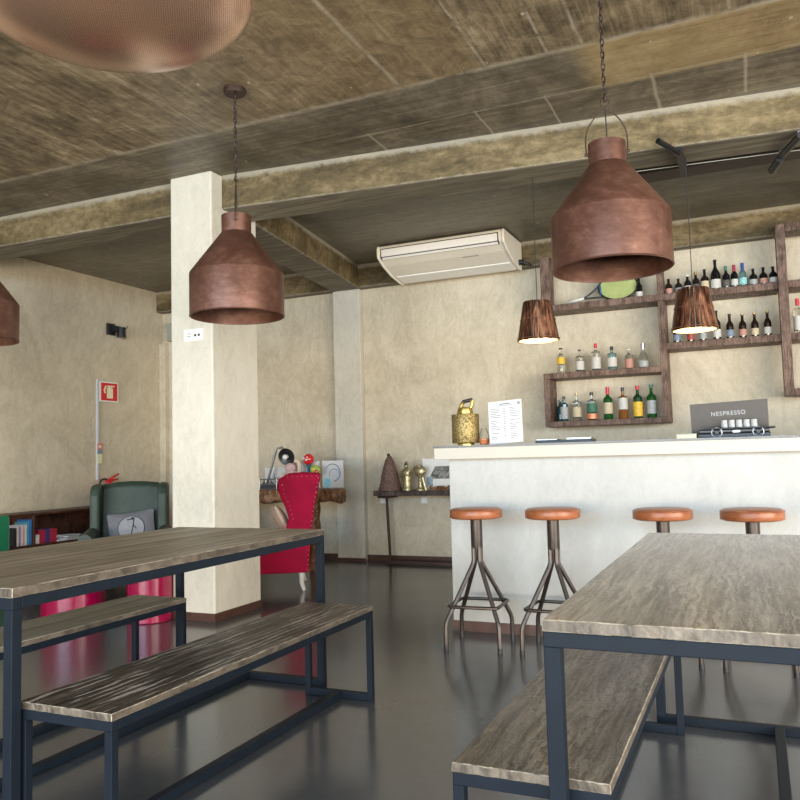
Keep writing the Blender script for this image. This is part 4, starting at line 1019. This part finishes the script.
for k in range(7):
    vs = box(bm, -.07, .07, -.12, .12, .0, .006, 0, 0, Matrix.Translation((rnd.uniform(-.01, .01), rnd.uniform(-.03, .05), .007*k)) @ Matrix.Rotation(rnd.uniform(-.3, .3), 4, 'Z'))
for v in bm.verts: v.co.z += .012*max(0, sin(v.co.y*30)) if v.co.z > .02 else 0
obj('sheets', bm, 'paper', pp)
gf = thing('green_folder', 'tall green folder standing at the left edge of the photo by the bookcase', 'folder', (-6.10, 4.86, 0), 0)
colm('folder_green', (.01, .16, .075), rough=.5)
bm = bm_new(); box(bm, -.04, .04, -.14, .14, .0, .66, .006); obj('case', bm, 'folder_green', gf)
bm = bm_new(); box(bm, -.036, .036, .1401, .143, .02, .64); obj('spine_strip', bm, 'lab_grey', gf)

# ================================================================ LEFT WALL FITTINGS
WL = -6.52
def wallthing(name, label, cat, y, z): return thing(name, label, cat, (WL, y, z), 0)
s = wallthing('fire_extinguisher_sign', 'red square extinguisher sign on the left wall', 'sign', 6.62, 1.775)
bm = bm_new(); box(bm, .03, .034, -.14, .14, 0, .225); obj('backing', bm, 'white', s)
bm = bm_new(); box(bm, .0345, .036, -.118, .122, .015, .21); obj('red_field', bm, 'signred', s)
bm = bm_new()
def yzp(bm, poly, x): vs = [bm.verts.new((x, a, b)) for a, b in poly]; bm.faces.new(vs)
yzp(bm, [(-.035, .04), (.055, .04), (.055, .15), (.035, .165), (-.015, .165), (-.035, .15)], .0368)
yzp(bm, [(-.02, .168), (.07, .168), (.085, .185), (-.06, .18)], .0368)
yzp(bm, [(-.06, .178), (-.04, .165), (-.06, .13), (-.05, .095), (-.072, .095), (-.085, .13)], .0368)
obj('pictogram', bm, 'cream2', s)
bm = bm_new(); box(bm, 0, .0295, -.02, .02, .1, .13); obj('bracket', bm, 'white', s)
s = wallthing('conduit', 'thin pale vertical conduit on the left wall below the red sign', 'pipe', 6.475, .92)
bm = bm_new(); box(bm, 0, .022, -.014, .014, 0, 1.10, .003); tag(s, s['label'], 'pipe'); obj('pipe', bm, 'conduit', s)
s = wallthing('instruction_label', 'narrow instruction label with an orange top and yellow bottom on the conduit', 'label', 6.495, 1.10)
for nm, z0, z1, mm in (('orange_panel', .155, .215, 'signorange'), ('blue_panel', .105, .153, 'lab_blue'), ('yellow_panel', 0, .103, 'signyellow')):
    colm('signorange', (.75, .16, .08), rough=.5); colm('signyellow', (.72, .72, .4), rough=.5)
    bm = bm_new(); box(bm, .0228, .026, -.035, .035, z0, z1); obj(nm, bm, mm, s)
bm = bm_new(); box(bm, .0262, .027, -.018, .018, .168, .2)
for k in range(6): box(bm, .0262, .0268, -.025, .025-.01*(k % 2), .012+k*.015, .017+k*.015)
obj('pictograms', bm, 'paper', s)
fe = thing('fire_extinguisher', 'red fire extinguisher on the left wall, only its handle showing over the green armchair', 'fire extinguisher', (-6.42, 6.55, .38))
bm = bm_new(); lathe(bm, [(0, 0), (.07, 0), (.075, .01), (.075, .4), (.06, .45), (.03, .48), (.025, .51), (0, .51)], 24); obj('cylinder', bm, 'signred', fe)
bm = bm_new(); box(bm, -.02, .02, -.03, .04, .51, .55); tube(bm, [(0, .02, .55), (0, .14, .60)], .011); tube(bm, [(0, .02, .53), (0, .13, .545)], .010); obj('handle', bm, 'signred', fe)
bm = bm_new(); tube(bm, smooth_path([(0, -.02, .54), (0, -.08, .55), (0, -.13, .5), (.0, -.11, .3), (0, -.09, .12)]), .010); obj('hose', bm, 'black', fe)
bm = bm_new(); box(bm, -.1, -.07, -.03, .03, .3, .45); obj('wall_bracket', bm, 'blackmetal', fe)
sp = wallthing('wall_spotlight', 'small black fixture with loose wires high on the left wall', 'spotlight', 6.69, 2.50)
bm = bm_new(); box(bm, 0, .03, -.08, .03, .03, .16, .004); obj('plate', bm, 'black', sp)
bm = bm_new(); cyl(bm, (.09, .06, .12), (.09, .06, .01), .045, 18, .05); box(bm, .02, .09, -.02, .05, .07, .13); obj('head', bm, 'black', sp)
bm = bm_new(); tube(bm, smooth_path([(.05, .08, .11), (.06, .14, .1), (.06, .19, .16)]), .004); tube(bm, smooth_path([(.05, .08, .09), (.05, .15, .07), (.04, .18, .02), (.04, .13, .0)]), .004); obj('wires', bm, 'black', sp)
eb = thing('junction_box', 'grey electrical box high on the corner beside the square pillar', 'box', (-6.30, 7.50, 2.55))
bm = bm_new(); box(bm, -.10, .06, -.03, .039, 0, .22, .005); obj('case', bm, 'greybox', eb)
sw = thing('switch_plate', 'white rectangular plate with two dark sockets on the pillar front', 'switch', (-3.57, 4.447, 1.985))
bm = bm_new(); box(bm, -.085, .085, -.010, 0, -.045, .042); obj('plate', bm, 'white', sw, bevel=.004)
bm = bm_new()
for x in (.02, .052): lathe(bm, [(0, 0), (.009, 0), (.009, .003), (0, .003)], 14, (x, -.0101, -.005), (0, -1, 0))
obj('outlets', bm, 'black', sw)
bm = bm_new(); box(bm, -.05, -.02, -.0115, -.0101, .006, .01); box(bm, -.05, -.02, -.0115, -.0101, -.012, -.008); obj('switch_marks', bm, 'ink', sw)

# ================================================================ CEILING FITTINGS BY THE BAR
cb = thing('ceiling_cable', 'thin grey cable clipped along the back edge of the beam above the bar', 'cable', (0, 5.3, BB))
bm = bm_new(); tube(bm, [(-.62, -.085, -.002), (-.1, -.03, -.002), (.6, .045, -.002), (1.6, .15, -.002)], .0026, 6); obj('sheath', bm, 'greybox', cb)
t1 = thing('beam_spotlight', 'black tubular spotlight on a bracket below the beam, right of the copper pendant', 'spotlight', (-.32, 4.95, BB))
bm = bm_new(); box(bm, -.022, .022, -.04, .42, -.035, -.0015); obj('track', bm, 'blackmetal', t1, bevel=.003)
bm = bm_new(); cyl(bm, (.0, -.03, -.035), (-.10, -.22, -.01), .017, 16); cyl(bm, (.0, -.03, -.04), (0, -.03, -.0015), .010, 12); obj('spot_head', bm, 'blackmetal', t1)
t2 = thing('beam_spotlight', 'long black spotlight arm slanting across the beam at the top right edge', 'spotlight', (.31, 5.0, BB))
bm = bm_new(); cyl(bm, (.03, -.02, -.03), (-.06, .27, -.03), .022, 16); cyl(bm, (-.07, .29, -.045), (-.115, .45, -.06), .024, 16); obj('arm', bm, 'black', t2)
bm = bm_new(); cyl(bm, (-.065, .28, -.035), (-.065, .28, 0), .012, 12); cyl(bm, (.02, .0, -.035), (.02, .0, .0), .012, 12); obj('mount', bm, 'greymetal', t2)
dt = thing('ceiling_duct', 'dark brown boxed duct under the ceiling just behind the beam above the bar', 'duct', (.3, 5.75, CE))
bm = bm_new(); box(bm, -1.25, 2.4, -.10, .10, -.13, -.001); obj('box', bm, 'duct', dt)
sd = thing('ceiling_junction', 'tiny white ceiling fitting above the air conditioner', 'fitting', (-2.318, 5.291, CE))
bm = bm_new(); lathe(bm, [(0, -.02), (.03, -.018), (.035, 0), (0, 0)], 16); obj('cover', bm, 'white', sd)
